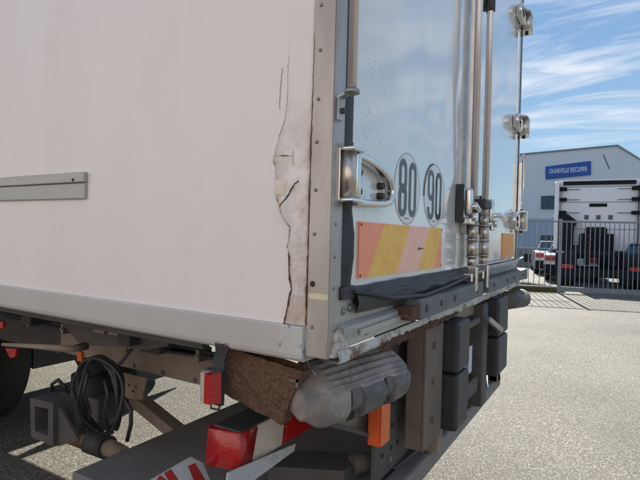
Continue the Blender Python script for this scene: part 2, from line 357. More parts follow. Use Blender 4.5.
crack(CRW[0:7], (.0003, .0007), m_=HAIR); crack(CRW[6:13], (.0008, .0012), m_=HAIR); crack(CRW[12:], (.0036, .0060))
def onfil(path, extra=.0016):
    o = []
    for p in path:
        s = (p.y-.056)/max(yb(p.z)-.056, 1e-4); q = fil(min(max(s, 0), 1), (p.z-Z0)/(2.0-Z0)); o.append(Vector((q.x-extra*.4, p.y, p.z)))
    return o
CREAM = mat('cream_filler_patch', (.76, .68, .58), .65, c2=(.64, .55, .46), vs=30, bump=.5, bs=80)
b = MB().m(CREAM); ca_, cb_ = px(277.2, 179.5), px(290, 196)
def cream(s_, t_):
    y = ca_.y+(cb_.y-ca_.y)*s_+.002*nz(0, s_*2, t_*3, 1.5); z = ca_.z+(cb_.z-ca_.z)*t_-.004*math.sin(s_*3)+.002*nz(1, s_, t_, 3)
    f = fil(min(max((y-.056)/(yb(z)-.056), 0), 1), (z-Z0)/(2.0-Z0)); e_ = min(1, 6*min(s_, 1-s_, t_, 1-t_)); return Vector((f.x-.0035*e_+.0006, y, z))
b.grid(cream, 18, 18); b.build('cream_patch', truck)
crack(onfil(INN), (.0006, .0016), off=-.0016)
crack(onfil([px(u, v) for u, v in [(275, 157), (283, 155.5), (290, 156), (293.5, 156)]]), (.0003, .0005), off=-.0012, m_=HAIR)
crack(onfil([px(u, v) for u, v in [(283, 156.2), (285, 155.8), (287, 156), (289.5, 156.2)]]), (.0022, .0012), off=-.0016)
crack(onfil([px(u, v) for u, v in [(294.5, 150), (294.8, 158), (294, 165)]]), (.0005, .0003), off=-.001, m_=HAIR)
crack(onfil([px(u, v) for u, v in [(277, 196), (284, 197), (291, 197)]]), (.0005, .0005), off=-.001, m_=HAIR)
crack([px(u, v) for u, v in [(282.5, 68), (281.5, 78), (280, 92), (279.5, 110)]], (.0002, .0003), m_=HAIR)
crack([px(u, v) for u, v in [(277, 198), (279, 205), (281.5, 212)]], (.0008, .0012))
crack([px(315.3, 35), px(311.8, 150), px(310.2, 200), px(309, 240), px(307.6, 290), px(306.5, 326)], (.0007, .0015), off=-.0035)

# --- moulding, bottom rail, end cap
b = MB().m(MOULD); b.box(-.016, .001, .92, LEN, 1.603, 1.637, .003); b.box(-.011, .001, .921, LEN, 1.549, 1.601, .003)
mo = b.build('side_moulding', truck)
b = MB().m(DBOLT); b.dome((-.016, .975, 1.612), (-1, 0, 0), .006); b.build('screw', mo)
b = MB().m(RAIL)
def railf(s, t):
    y = .127+(LEN-.127)*s; return Vector((-.012, y, 0))
prof = [(0.06, 1.2285), (-.010, 1.2285), (-.013, 1.225), (-.013, 1.16), (-.011, 1.150), (-.004, 1.143), (.06, 1.143)]
b.prism([Vector((x, .127, z)) for x, z in prof], (0, LEN-.127, 0)); b.build('bottom_rail', truck)
b = MB().m(CAP); prof2 = [(x-.0015 if x < 0 else x, z) for x, z in prof]
b.prism([Vector((x, .059, z)) for x, z in prof2], (0, .067, 0)); b.build('rail_end_cap', truck, 'bottom rail end piece with chipped blue paint')

# --- corner posts
def corner(x0, sx, lab=None):
    b = MB().m(POST)
    b.box(*sorted((x0-.003*sx, x0+.002*sx)), -.003, .0555, 1.157, TOP-.1, .002)
    b.box(*sorted((x0+.0025*sx, x0+.048*sx)), -.004, .004, 1.157, TOP-.1, .001)
    return b.build('corner_post', truck, lab)
cp = corner(0, 1); corner(W, -1)
rv = MB().m(BOLT); rv.dome((0, 0, 0), (-1, 0, 0), .0048, .0036); rivet = rv.build('rivet', cp); first = True
for u, v in [(321.5, 5), (320.5, 50), (318.5, 99), (317, 142), (315.8, 190), (314.5, 234), (312, 327)]:
    p = px(u, v, -.003)
    if first: rivet.location = p; first = False
    else: copy_mesh(rivet, p, cp)
z_ = 2.13
while z_ < 3.6: copy_mesh(rivet, (-.003, .026, z_), cp); z_ += .115
rz_ = MB().m(BOLT); rz_.dome((0, 0, 0), (0, -1, 0), .0045, .0034); rv2 = rz_.build('rivet', cp); first = True
for u, v in [(335.5, 224), (334.5, 257), (333.5, 288)]:
    p = py(u, v, -.004)
    if first: rv2.location = p; first = False
    else: copy_mesh(rv2, p, cp)
b = MB().m(RUST); p = px(312.5, 284, -.003); b.cyl(p, p+Vector((-.003, 0, 0)), .0075, .006, 14); b.m(DBOLT).cyl(p+Vector((-.0028, 0, 0)), p+Vector((-.005, 0, 0)), .004, n=10); b.build('rusted_rivet', cp)
b = MB().m(TAPE); a, c = px(308.5, 293, -.0066), px(321, 300, -.0066); b.box(-.0040, -.0028, -.0025, .052, c.z, a.z, .0005); b.build('paint_band', cp)
b = MB().m(POST); b.box(-.0050, -.0028, .000, .0545, 1.16, 1.196, .0008); b.build('corner_patch', cp)
# hanging scrap of sheet below the corner
b = MB().m(WHITESTEEL)
def scrap(s, t):
    return Vector((-.004-.012*math.sin(t*3)*(1-s*.5)+.012*s, .052-.03*t+.010*s, 1.157-.035*t-.01*s*t))
b.grid(scrap, 4, 8)
for p_ in list(b.bm.verts): pass
b.build('torn_sheet_scrap', truck, normals=False)

# --- vertical rubber door seals
def seal(s, t):
    z = 1.30+(3.62-1.30)*t; wv = math.exp(-((z-1.42)/.12)**2)
    x = .058+(.044+.014*wv)*s
    y = -.002-.002*math.sin(s*math.pi)-.016*wv*math.sin(s*math.pi)+.004*wv*nz(x, 0, z, 30)
    return Vector((x, y, z))
b = MB().m(RUBBER).grid(seal, 8, 120); b.box(.046, .112, .004, .03, 1.25, 3.63); b.m(POST).box(.0485, .0575, -.003, .02, 1.30, 3.62, .001); b.m(RUBBER); b.build('door_seal', truck, 'black rubber seal bulging at its lower end', normals=True)
b = MB().m(RUBBER).box(W-.112, W-.048, -.008, .03, 1.30, 3.63, .003); b.build('door_seal', truck)

# --- doors with real dents
DENTS = [(.62, 1.95, .16, .18, .0045), (.95, 1.80, .12, .22, -.0055), (1.10, 1.98, .09, .12, .004), (.80, 2.25, .3, .2, .003), (.30, 2.05, .15, .3, -.002), (1.02, 1.58, .1, .1, .003), (.55, 2.6, .3, .3, -.004), (1.7, 1.95, .2, .3, -.003), (2.1, 2.4, .2, .4, .004), (1.08, 1.70, .05, .10, .004), (.88, 1.93, .07, .09, .0045), (.98, 1.72, .06, .07, -.004), (.74, 1.86, .09, .06, .0035), (2.0, 1.75, .15, .2, -.003)]
def doory(x, z):
    y = -.003
    for cx, cz, rx, rz2, a in DENTS: y += a*math.exp(-((x-cx)/rx)**2-((z-cz)/rz2)**2)
    return y+.0011*nz(x, 0, z, 3.1)+.0005*nz(x, 3, z, 8)
def make_door(x0, x1):
    b = MB().m(DOOR)
    b.grid(lambda s, t: Vector((x0+(x1-x0)*s, doory(x0+(x1-x0)*s, 1.318+2.3*t), 1.318+2.3*t)), 110, 200)
    b.box(x0+.001, x1-.001, .012, .06, 1.319, 3.617)
    # edge return
    for xx in (x0, x1):
        b.grid(lambda s, t: Vector((xx, doory(xx, 1.318+2.3*t)*(1-s)+.02*s, 1.318+2.3*t)), 2, 100)
    return b.build('door', truck, normals=False)
doorL = make_door(.102, 1.268); doorR = make_door(1.282, 2.438)
# little rust pits on the door skin
b = MB().m(RUST)
for i in range(46):
    u, v = random.choice([(random.uniform(362, 388), random.uniform(60, 160)), (random.uniform(362, 400), random.uniform(195, 222)), (random.uniform(366, 440), random.uniform(30, 220))]); p = py(u, v, 0)
    if not .12 < p.x < 1.2: continue
    r_ = random.uniform(.0007, .0015); y = doory(p.x, p.z); b.cyl((p.x, y+.001, p.z), (p.x, y-.0006, p.z), r_, n=7)
b.build('rust_pits', doorL)['kind'] = 'stuff'
# stainless overlap trim of the left leaf
def trim(x0, x1, yy, name, m_, par):
    b = MB().m(m_)
    pr = [(x0, .0), (x0, yy+.004), (x0+.006, yy), (x1-.006, yy), (x1, yy+.004), (x1, 0)]
    b.prism([Vector((x, y, 1.325)) for x, y in pr], (0, 0, 2.28)); return b.build(name, par)
trim(1.12, 1.16, -.012, 'edge_trim', STEEL, doorL)
trim(1.245, 1.278, -.016, 'edge_trim', CHROME, doorL)
trim(2.400, 2.440, -.010, 'edge_trim', CHROME, doorR)

# --- speed stickers (digits are thin sheets laid on the disc)
def arc(cx, cz, rx, rz2, a0, a1, n): return [(cx+rx*math.cos(R(a0+(a1-a0)*i/n)), cz+rz2*math.sin(R(a0+(a1-a0)*i/n))) for i in range(n+1)]
def stroke(b, pts, wd, y, closed=False):
    """flat band of width wd along pts in the xz plane"""
    n = len(pts); A = []
    old = set(b.bm.faces)
    for i, (x, z) in enumerate(pts):
        p0 = pts[(i-1) % n] if closed else pts[max(i-1, 0)]; p1 = pts[(i+1) % n] if closed else pts[min(i+1, n-1)]
        d = Vector((p1[0]-p0[0], 0, p1[1]-p0[1])); d.normalize(); s_ = Vector((-d.z, 0, d.x))*wd/2
        c = Vector((x, y(x, z) if callable(y) else y, z)); A.append((b.bm.verts.new(c+s_), b.bm.verts.new(c-s_), b.bm.verts.new(c-s_+Vector((0, .0006, 0))), b.bm.verts.new(c+s_+Vector((0, .0006, 0)))))
    for i in range(n if closed else n-1):
        a, c = A[i], A[(i+1) % n]
        for k in range(4): b.bm.faces.new((a[k], c[k], c[(k+1) % 4], a[(k+1) % 4]))
    b._fin(old)
def stadium(cx, cz, hw, hh, n=10):
    return arc(cx, cz+hh-hw, hw, hw, 0, 180, n)+arc(cx, cz-hh+hw, hw, hw, 180, 360, n)
def sticker(cx, cz, r, txt, dm, wds):
    skin = lambda o: (lambda x, z: doory(x, z)-o)
    b = MB().m(STK)
    b.grid(lambda s_, t_: Vector((cx+r*s_*math.cos(2*math.pi*t_), doory(cx+r*s_*math.cos(2*math.pi*t_), cz+r*s_*math.sin(2*math.pi*t_))-(.0013 if s_ < 1 else .0), cz+r*s_*math.sin(2*math.pi*t_))), 16, 64)
    b.m(STKG); stroke(b, [(cx+(r-.004)*math.cos(2*math.pi*k/48), cz+(r-.004)*math.sin(2*math.pi*k/48)) for k in range(48)], .0018, skin(.0021), True)
    b.m(DIG)
    for i in range(7):                                        # tiny illegible maker's line
        stroke(b, [(cx-.022+i*.006, cz-r+.022), (cx-.019+i*.006, cz-r+.022)], .003, skin(.0021))
    s = b.build('speed_sticker', doorL, 'round white %s sticker' % txt)
    for k, ch in enumerate(txt):
        b = MB().m(dm[k]); x = cx+(-.042 if k == 0 else .044); y = skin(.0022); y2 = skin(.0030); hw, hh = .0245, .079
        if ch == '0': stroke(b, stadium(x, cz, hw, hh), wds, y, True)
        if ch == '8':
            stroke(b, stadium(x, cz+.0365, hw-.001, .0435), wds, y, True); stroke(b, stadium(x, cz-.0385, hw, .0415), wds, y2, True)
        if ch == '9':
            stroke(b, stadium(x, cz+.034, hw, .046), wds, y, True)
            stroke(b, [(x+hw, cz+.04), (x+hw, cz-.054)]+arc(x, cz-.054, hw, .026, 0, -180, 10)+[(x-hw, cz-.045)], wds, y2)
        b.build('digit', s, 'digit '+ch)
    return s
sticker(.487, 1.6035, .116, '80', [DIG, DIG], .0205)
s90 = sticker(.757, 1.6035, .116, '90', [DIG, DIG2], .0190)
b = MB().m(DBOLT); y9 = lambda x, z: doory(x, z)-.0030
stroke(b, arc(.757, 1.6035, .1135, .1135, 100, 185, 20), .006, y9); b.build('torn_dark_edge', s90)

# --- diagonal striped marker plates
yp = -.0095
b = MB()
tl, tr, br, bl = py(356.5, 223.4), py(438.2, 227.8), py(439, 267), py(361, 277.5)
zt, zb = 1.487, 1.340
x0, x1 = .142, .845
top = [x0, py(381.5, 225).x, py(405, 226).x, py(427, 227).x, x1+.03, x1+.2]
shift = -.105
cols = [SALM, YEL, PINK, YEL, SALM]
edges_t = [x0-.3, .30, .505, .70, .86, 1.2]
def clip(xt0, xt1):
    """parallelogram band between two slanted lines, clipped to the plate"""
    P4 = [(xt0, zt), (xt1, zt), (xt1+shift, zb), (xt0+shift, zb)]
    def cut(poly, f):
        o = []
        for i, a in enumerate(poly):
            c = poly[(i+1) % len(poly)]; fa, fc = f(a), f(c)
            if fa >= 0: o.append(a)
            if (fa >= 0) != (fc >= 0):
                k = fa/(fa-fc); o.append((a[0]+(c[0]-a[0])*k, a[1]+(c[1]-a[1])*k))
        return o
    return cut(cut(P4, lambda p: p[0]-x0), lambda p: x1-p[0])
for i, m_ in enumerate(cols):
    poly = clip(edges_t[i], edges_t[i+1])
    if len(poly) > 2: b.m(m_).prism([Vector((x, yp, z)) for x, z in poly], (0, .007, 0))
mk = b.build('marker_plate', doorL, 'orange and yellow diagonal striped reflective marker plate')
b = MB().m(DBOLT); stroke(b, [(.585, 1.412), (.60, 1.412)], .010, yp-.0008); stroke(b, [(.605, 1.412), (.635, 1.412)], .004, yp-.0008); b.build('small_print', mk)
for xx, zz_ in [(.15, 1.48), (.838, 1.48), (.15, 1.347), (.838, 1.347)]:
    b = MB().m(RUST); b.dome((xx, yp, zz_), (0, -1, 0), .004); b.build('rivet', mk)
b = MB().m(ORANGE2); b.box(2.03, 2.18, -.008, .001, 1.342, 1.488, .001); b.box(2.183, 2.39, -.008, .001, 1.342, 1.488, .001)
b.build('marker_plate', doorR, 'plain orange reflective plate by the right edge')

# --- hinges: knuckle block, loop strap, bolts
def hinge(xk, z, sx, name='hinge'):
    """xk: outer edge of knuckle, sx=+1 strap runs to +x"""
    X = lambda d: xk+sx*d
    b = MB().m(CHROME)
    b.box(*sorted((X(.020), X(.092))), -.030, -.008, z-.052, z+.052, .006)
    b.m(INOXB).cyl((X(.040), -.036, z-.0535), (X(.040), -.036, z+.0535), .028, n=32)           # knuckle
    b.m(CHROME); b.box(*sorted((X(-.006), X(.004))), -.020, -.004, z-.066, z+.066, .003); b.box(*sorted((X(-.006), X(.004))), -.064, -.056, z-.066, z+.066, .003)        # U bracket
    b.box(*sorted((X(-.006), X(.105))), -.062, -.006, z+.054, z+.066, .004); b.box(*sorted((X(-.006), X(.105))), -.062, -.006, z-.066, z-.054, .004)
    b.m(DARK); b.cyl((X(.05), -.033, z-.078), (X(.05), -.033, z+.078), .011)
    h = b.build(name, truck)
    # loop strap
    b = MB().m(CHROME); pts = []
    x0_, x1_, zt_, zb_ = .085, .300, z+.045, z-.052
    path = [(x0_, zt_+.004), (.20, zt_), (.262, zt_-.010), (.290, zt_-.026), (.300, z+.002), (.294, zb_+.030), (.270, zb_+.010), (.20, zb_+.002), (x0_, zb_)]
    old = set(b.bm.faces); A = []
    for i, (d, zz_) in enumerate(path):
        p0, p1 = path[max(i-1, 0)], path[min(i+1, len(path)-1)]; dd = Vector((p1[0]-p0[0], 0, p1[1]-p0[1])).normalized(); s_ = Vector((-dd.z, 0, dd.x))
        c = Vector((d, -.032 if i in (0, len(path)-1) else -.028, zz_)); hw = .0095
        ring_ = []
        for a in range(12):
            an = 2*math.pi*a/12; q = c+s_*hw*math.cos(an)+Vector((0, 1, 0))*.016*math.sin(an); ring_.append(b.bm.verts.new(Vector((X(q.x), q.y, q.z))))
        A.append(ring_)
    for a, c in zip(A, A[1:]):
        for k in range(12): b.bm.faces.new((a[k], a[(k+1) % 12], c[(k+1) % 12], c[k]))
    b.bm.faces.new(A[0]); b.bm.faces.new(A[-1][::-1]); b._fin(old, True)
    b.build('hinge_strap', h)
    b = MB().m(DOOR); b.box(*sorted((X(.110), X(.285))), -.016, -.004, z-.040, z+.034, .003); b.build('hinge_plate', h)
    for d, zz_ in [(.135, z+.014), (.135, z-.026), (.262, z+.006), (.262, z-.026)]:
        b = MB().m(DBOLT); b.cyl((X(d), -.015, zz_), (X(d), -.030, zz_), .010, .009, 12); b.build('bolt', h)
    return h
def hinge_left(z):
    b = MB().m(INOXB); b.cyl((.050, -.021, z-.056), (.050, -.021, z+.056), .0195, n=36); b.box(.036, .072, -.020, -.003, z-.055, z+.055, .004)
    b.m(CHROME).box(.058, .082, -.042, -.006, z-.055, z+.055, .007, seg=3, smooth=True)
    b.box(.026, .084, -.046, -.002, z+.056, z+.066, .0035); b.box(.026, .084, -.046, -.002, z-.066, z-.056, .0035); b.box(.0255, .031, -.010, -.001, z-.064, z+.064, .002)
    b.m(DARK2).cyl((.052, -.021, z-.078), (.052, -.021, z+.078), .009); h = b.build('hinge', truck)
    def strap(y, hw, th):
        b = MB().m(CHROME); old = set(b.bm.faces); A = []
        outer = [(.076, z+.052), (.13, z+.050), (.20, z+.040), (.255, z+.026), (.285, z+.012), (.302, z-.008), (.303, z-.026), (.294, z-.042), (.268, z-.054), (.20, z-.060), (.13, z-.062), (.076, z-.062)]
        sm_ = []
        for i in range(len(outer)-1):
            p0, p1, p2, p3 = outer[max(i-1, 0)], outer[i], outer[i+1], outer[min(i+2, len(outer)-1)]
            for k in range(5):
                f = k/5; sm_.append(tuple(.5*((2*p1[c])+(-p0[c]+p2[c])*f+(2*p0[c]-5*p1[c]+4*p2[c]-p3[c])*f*f+(-p0[c]+3*p1[c]-3*p2[c]+p3[c])*f**3) for c in (0, 1)))
        sm_.append(outer[-1]); n = len(sm_)
        for i, (x, zz_) in enumerate(sm_):
            p0, p1 = sm_[max(i-1, 0)], sm_[min(i+1, n-1)]; dd = Vector((p1[0]-p0[0], 0, p1[1]-p0[1])).normalized(); s_ = Vector((-dd.z, 0, dd.x))
            c = Vector((x, y, zz_)); A.append([b.bm.verts.new(c+s_*hw*abs(math.cos(2*math.pi*a/16))**.6*(1 if math.cos(2*math.pi*a/16) > 0 else -1)+Vector((0, 1, 0))*th*abs(math.sin(2*math.pi*a/16))**.6*(1 if math.sin(2*math.pi*a/16) > 0 else -1)) for a in range(16)])
        for a, c in zip(A, A[1:]):
            for k in range(16): b.bm.faces.new((a[k], a[(k+1) % 16], c[(k+1) % 16], c[k]))
        b.bm.faces.new(A[0]); b.bm.faces.new(A[-1][::-1]); b._fin(old, True); b.build('hinge_strap', h)
    strap(-.022, .0095, .015)
    for x, zz_ in [(.118, z+.014), (.118, z-.034), (.262, z-.006), (.262, z-.034)]:
        b = MB().m(DBOLT); b.cyl((x, -.004, zz_), (x, -.022, zz_), .010, .0085, 14); b.build('bolt', h)
for z in (1.596, 2.215, 2.90): hinge_left(z)
for z in (1.575, 2.20, 2.885): hinge(W+.004, z, -1)

# --- tie rod at the left edge, with its bolted bracket
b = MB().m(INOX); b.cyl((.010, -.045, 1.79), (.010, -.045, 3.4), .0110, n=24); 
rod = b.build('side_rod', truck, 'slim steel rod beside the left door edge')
b = MB().m(STEEL); b.cyl((.010, -.045, 1.778), (.010, -.045, 1.7865), .018, n=20)
b.prism([Vector((.000, -.038, 1.778)), Vector((.020, -.038, 1.778)), Vector((.026, -.009, 1.770)), Vector((.004, -.009, 1.770))], (0, 0, .006))
b.box(.002, .026, -.016, -.010, 1.718, 1.774, .004)
rb = b.build('rod_bracket', rod); 
b = MB().m(DBOLT); b.cyl((.014, -.016, 1.742), (.014, -.026, 1.742), .007, n=6, smooth=False); b.build('bolt', rod)

# --- locking rods, lock gear
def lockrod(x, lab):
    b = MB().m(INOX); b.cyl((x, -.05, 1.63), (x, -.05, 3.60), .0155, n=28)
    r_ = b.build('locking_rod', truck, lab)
    b = MB().m(INOXB)
    z = 1.335
    for (h, rr) in [(.035, .0205), (.006, .026), (.065, .023), (.006, .027), (.060, .0225), (.006, .026), (.04, .019), (.05, .017)]:
        b.cyl((x, -.05, z), (x, -.05, z+h), rr, n=28); z += h+.0005
    b.build('lower_sleeve', r_)
    b = MB().m(CHROME)
    b.box(x-.026, x+.026, -.058, .0, 1.265, 1.300, .004); b.box(x-.016, x+.016, -.075, -.035, 1.225, 1.33, .004); b.build('rod_cam', r_)
    for zc in ((1.50, 3.3) if x < 1.2 else (1.50, py(489, 9, -.05).z+.05)):
        b = MB().m(DARK2 if zc > 2 else STEEL); b.cyl((x, -.05, zc-.05), (x, -.05, zc+.05) if zc > 2 else (x, -.05, zc-.03), .021, n=24)
        b.box(x-.035, x+.035, -.03, -.004, zc-.03, zc+.03, .003)
        if zc > 2 and x < 1.2: continue_ = 1
        b.build('rod_guide', r_)
    return r_
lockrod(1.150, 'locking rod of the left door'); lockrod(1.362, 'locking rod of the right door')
def handle(x, sx, z, lab):
    b = MB().m(CHROME)
    b.box(x-.035, x+.05, -.018, -.004, z-.085, z+.070, .006)
    b.m(DARK).box(x-.042, x-.034, -.036, -.002, z-.085, z+.075, .003)
    h = b.build('lock_plate', truck, lab)
    b = MB().m(CHROME); b.box(x-.022, x+.026, -.062, -.030, z-.055, z+.06, .012, seg=3, smooth=True)
    b.cyl((x+.0, -.062, z-.06), (x+.0, -.082, z-.06), .018, n=18); b.box(x-.030, x+.034, -.066, -.028, z-.092, z-.064, .006); b.build('latch', h)
    b = MB().m(CHROME); L_ = .30*sx
    b.tube([(x+.03*sx, -.05, z-.02), (x+.08*sx, -.075, z-.015), (x+.2*sx, -.080, z-.03), (x+L_, -.070, z-.035)], [.012, .014, .012, .013], 12); b.build('handle', h)
    return h
handle(1.085, .15, 1.60, 'polished lock plate of the left door')
handle(1.50, 1, 1.585, 'polished lock plate and handle of the right door')
b = MB().m(RUBBER); b.box(1.20, 1.335, -.088, -.040, 1.585, 1.625, .006, seg=3, smooth=True); b.build('lock_catch', truck, 'black rubber catch between the two rods')
# crash guard strip at the right edge
b = MB().m(CHROME); b.box(2.47, 2.50, -.03, -.009, 1.62, 1.96, .003); b.box(2.57, 2.585, -.03, -.012, 1.80, 2.0, .003); b.build('side_guard_strip', truck)
b = MB().m(INOXB); b.tube([(2.585, -.022, 1.70), (2.60, -.03, 1.705), (2.60, -.03, 2.02), (2.585, -.022, 2.025)], .005, 8); b.build('thin_rust_rod', truck)

# --- rear sill
b = MB().m(SILL)
prof = [(.075, 1.312), (-.002, 1.312), (-.002, 1.236), (-.020, 1.226), (-.022, 1.180), (-.012, 1.174), (.075, 1.174)]
b.prism([Vector((.046, y, z)) for y, z in prof], (W-.092, 0, 0)); sill = b.build('rear_sill', truck)
b = MB().m(WHITESTEEL); 
def lip(s, t):
    x = .012+(W-.02)*s; sag = .006*nz(x, 1, 0, 7)+.003*nz(x, 2, 0, 31)
    z = 1.176-.030*t+sag*t; y = -.024-.004*math.sin(t*3)+.005*nz(x, 0, t, 9)*t
    return Vector((x, y, z))
b.grid(lip, 240, 5)
b.grid(lambda s, t: Vector((.012+(W-.02)*s, lip(s, 1).y+.045*t, lip(s, 1).z+.001*t)), 240, 2)
lp = b.build('sill_lip', sill, 'bent white lower lip with flaking paint and rust', normals=False)
b = MB().m(RUST)
for i in range(260):
    x = random.triangular(.22, 1.1, .36); z = 1.153+random.uniform(-.010, .006)+.006*nz(x, 1, 0, 7); l = random.uniform(.003, .012)
    T = Matrix.Translation((x, -.027-random.uniform(0, .003), z-.006)) @ Matrix.Rotation(random.uniform(-.3, .3), 4, 'Y') @ Matrix.Rotation(random.uniform(-.25, .25), 4, 'Z') @ Matrix.Rotation(random.uniform(-.5, .5), 4, 'X')
    b.box(-l, l, -.0012, .0012, -random.uniform(.003, .009), random.uniform(.002, .006), T=T)
b.build('rust_flakes', sill)['kind'] = 'stuff'
for x, z in [(.075, 1.262), (.105, 1.268), (.17, 1.20), (.26, 1.205), (.36, 1.205)]:
    b = MB().m(BOLT); yy = -.0022 if z > 1.24 else -.021
    b.cyl((x, yy, z), (x, yy-.003, z), .010, n=16); b.dome((x, yy-.003, z), (0, -1, 0), .006, .004); b.build('rivet', sill)
b = MB().m(WHITESTEEL); b.prism([Vector((.010, -.012, 1.160)), Vector((.052, -.026, 1.160)), Vector((.060, -.026, 1.186)), Vector((.034, -.020, 1.225)), Vector((.026, -.012, 1.215))], (0, .008, 0)); b.build('corner_gusset', sill)
b = MB().m(SILL); b.prism([Vector((.125, -.0285, 1.197)), Vector((.42, -.0285, 1.199)), Vector((.42, -.0285, 1.214)), Vector((.125, -.0285, 1.212))], (0, .005, 0)); b.build('ledge_strip', sill)
# loose rubber flap under the doors
def flap(s, t, k):
    x = .115+(1.20)*s
    lift = .020*math.sin(min(1, s*1.6)*math.pi)*(1 if k else .3)+.006*nz(x, k, 0, 5)
    y = -.010-.014*math.sin(t*math.pi*.9)*(.6+.5*math.sin(s*math.pi))-.006*k-.006*nz(x*2, t*2, k, 4)
    z = 1.322-(.042+.012*k)*t-.012*k+.004*nz(x, t, k, 8)-lift*.4*t
    return Vector((x, y, z))
for k in (0, 1):
    b = MB().m(RUBBER)
    b.grid(lambda s, t: flap(s, t, k), 80, 10); b.grid(lambda s, t: flap(s, t, k)+Vector((0, .005, -.002)), 80, 10)
    b.build('rubber_flap', truck, 'loose black rubber flap under the left door', normals=False)
b = MB().m(RUBBER); b.tube([(.10, -.02, 1.31), (.3, -.045, 1.278), (.55, -.05, 1.262), (.8, -.05, 1.272), (1.1, -.04, 1.285), (1.25, -.03, 1.295)], [.004, .006, .007, .006, .005, .004], 10); b.box(.048, .118, -.014, .0, 1.292, 1.325, .005); b.build('rubber_bead', truck)
b = MB().m(STEEL); b.tube([(1.28, -.045, 1.298), (1.7, -.055, 1.318), (2.2, -.055, 1.322), (2.50, -.05, 1.335)], .006, 8); b.box(1.29, 2.44, -.03, -.004, 1.297, 1.312, .003); b.build('bent_drip_strip', truck)
# residue of old sealant along the sill
b = MB().m(WHITESTEEL)
for i in range(70):
    x = random.uniform(.14, .62); z = 1.252+.004*nz(x, 0, 0, 20)+random.uniform(-.002, .003); l = random.uniform(.002, .009)
    b.box(x-l, x+l, -.006, -.001, z-random.uniform(.001, .003), z+random.uniform(.001, .003))
b.build('old_sealant', sill)['kind'] = 'stuff'

# --- rubber strip buffers along the sill (segments)
for x0_, x1_ in [(.455, .71), (.712, 1.28), (1.40, 1.96), (1.962, 2.50)]:
    b = MB().m(RUBG); b.box(x0_, x1_, -.072, -.003, 1.195, 1.258, .006); o = b.build('strip_buffer', truck)
    for d in (.2, .8):
        xx = x0_+(x1_-x0_)*d; bb = MB().m(DBOLT); bb.cyl((xx, -.0725, 1.228), (xx, -.075, 1.228), .011, n=14); bb.build('bolt', o)
b = MB().m(RUST); b.box(.395, .453, -.066, -.003, 1.200, 1.240, .004); b.build('rusted_block', truck)
b = MB().m(RUBG); b.box(2.50, 2.56, -.075, -.002, 1.19, 1.262, .008); b.build('end_buffer', truck)

# ------------------------------------------------------------------ ribbed corner cover
A0, B0 = Vector((.045, .092, 0)), Vector((.405, -.022, 0))
E1 = (B0-A0).normalized(); Nn = Vector((E1.y, -E1.x, 0))       # outward
LEN_B = (B0-A0).length
PROF = [(-.075, 1.128), (-.045, 1.122), (-.01, 1.108), (.022, 1.090), (.045, 1.070), (.055, 1.045), (.052, 1.015), (.038, .990), (.012, .975), (-.03, .972), (-.07, .985)]
def sm(x, a, b_): 
    x = min(1, max(0, (x-a)/(b_-a))); return x*x*(3-2*x)
def cover(s, t):
    f = t*(len(PROF)-1); i = min(int(f), len(PROF)-2); f -= i
    # Catmull-Rom through the profile
    p = [PROF[max(0, min(len(PROF)-1, i+k))] for k in (-1, 0, 1, 2)]
    q = []
    for c in (0, 1):
        a_, b_, c_, d_ = (pp[c] for pp in p)
        q.append(.5*((2*b_)+(-a_+c_)*f+(2*a_-5*b_+4*c_-d_)*f*f+(-a_+3*b_-3*c_+d_)*f**3))
    o, z = q
    endr = 1-.42*(1-sm(s, 0, .20))**2-.22*sm(s, .90, 1.)**2
    zc, oc = 1.05, -.02
    o = oc+(o-oc)*endr; z = zc+(z-zc)*endr
    top_z = sm(t, .06, .12)*(1-sm(t, .40, .46))
    ribs = .0026*1.35*math.tanh(2.6*math.sin(t*2*math.pi*16))*top_z*sm(s, .16, .25)*(1-sm(s, .93, .99))
    # claw lobes: the lower half bulges, with two open slots
    low = sm(t, .44, .52)*(1-sm(t, .80, .9))
    slot = math.exp(-((s-.39-.05*(t-.5))/.050)**4)+math.exp(-((s-.73-.04*(t-.5))/.042)**4)
    step = .008*low*sm(s, .33, .345)-.003*sm(t, .40, .42)*(1-sm(t, .44, .47))
    bulge = ribs+step-.050*slot*sm(t, .43, .50)*(1-sm(t, .72, .80))
    n_ = Vector((o-oc, z-zc)); n_.normalize()
    o += n_.x*bulge; z += n_.y*bulge
    z += -.020*(1-s)+.002*nz(s*3, t*3, 0, 2)-.01*(1-s)*low
    P_ = A0+E1*(s*LEN_B)+Nn*(o+.004*nz(s*2, t*2, 4, 3)); P_.z = z
    return P_
WORNB = mat('worn_blue_black_rubber', (.085, .09, .10), .5, c2=(.16, .155, .15), var=.9, vs=12, bump=.3, dirt=(.30, .27, .24), dlo=.6, dhi=.85, ds=22)
b = MB().m(PLAST); b.grid(cover, 150, 110)
b.m(WORNB); b.m(TYRE); b.m(PLAST)
for k_, f_ in enumerate(b.bm.faces):
    i_, j_ = divmod(k_, 110)
    if i_ > 56 and j_ > 49: f_.material_index = 1
    ss, tt_ = i_/150, j_/110
    if .46 < tt_ < .80 and (abs(ss-.39-.05*(tt_-.5)) < .042 or abs(ss-.73-.04*(tt_-.5)) < .034): f_.material_index = 2  # slot faces painted black for the shade inside the cutouts
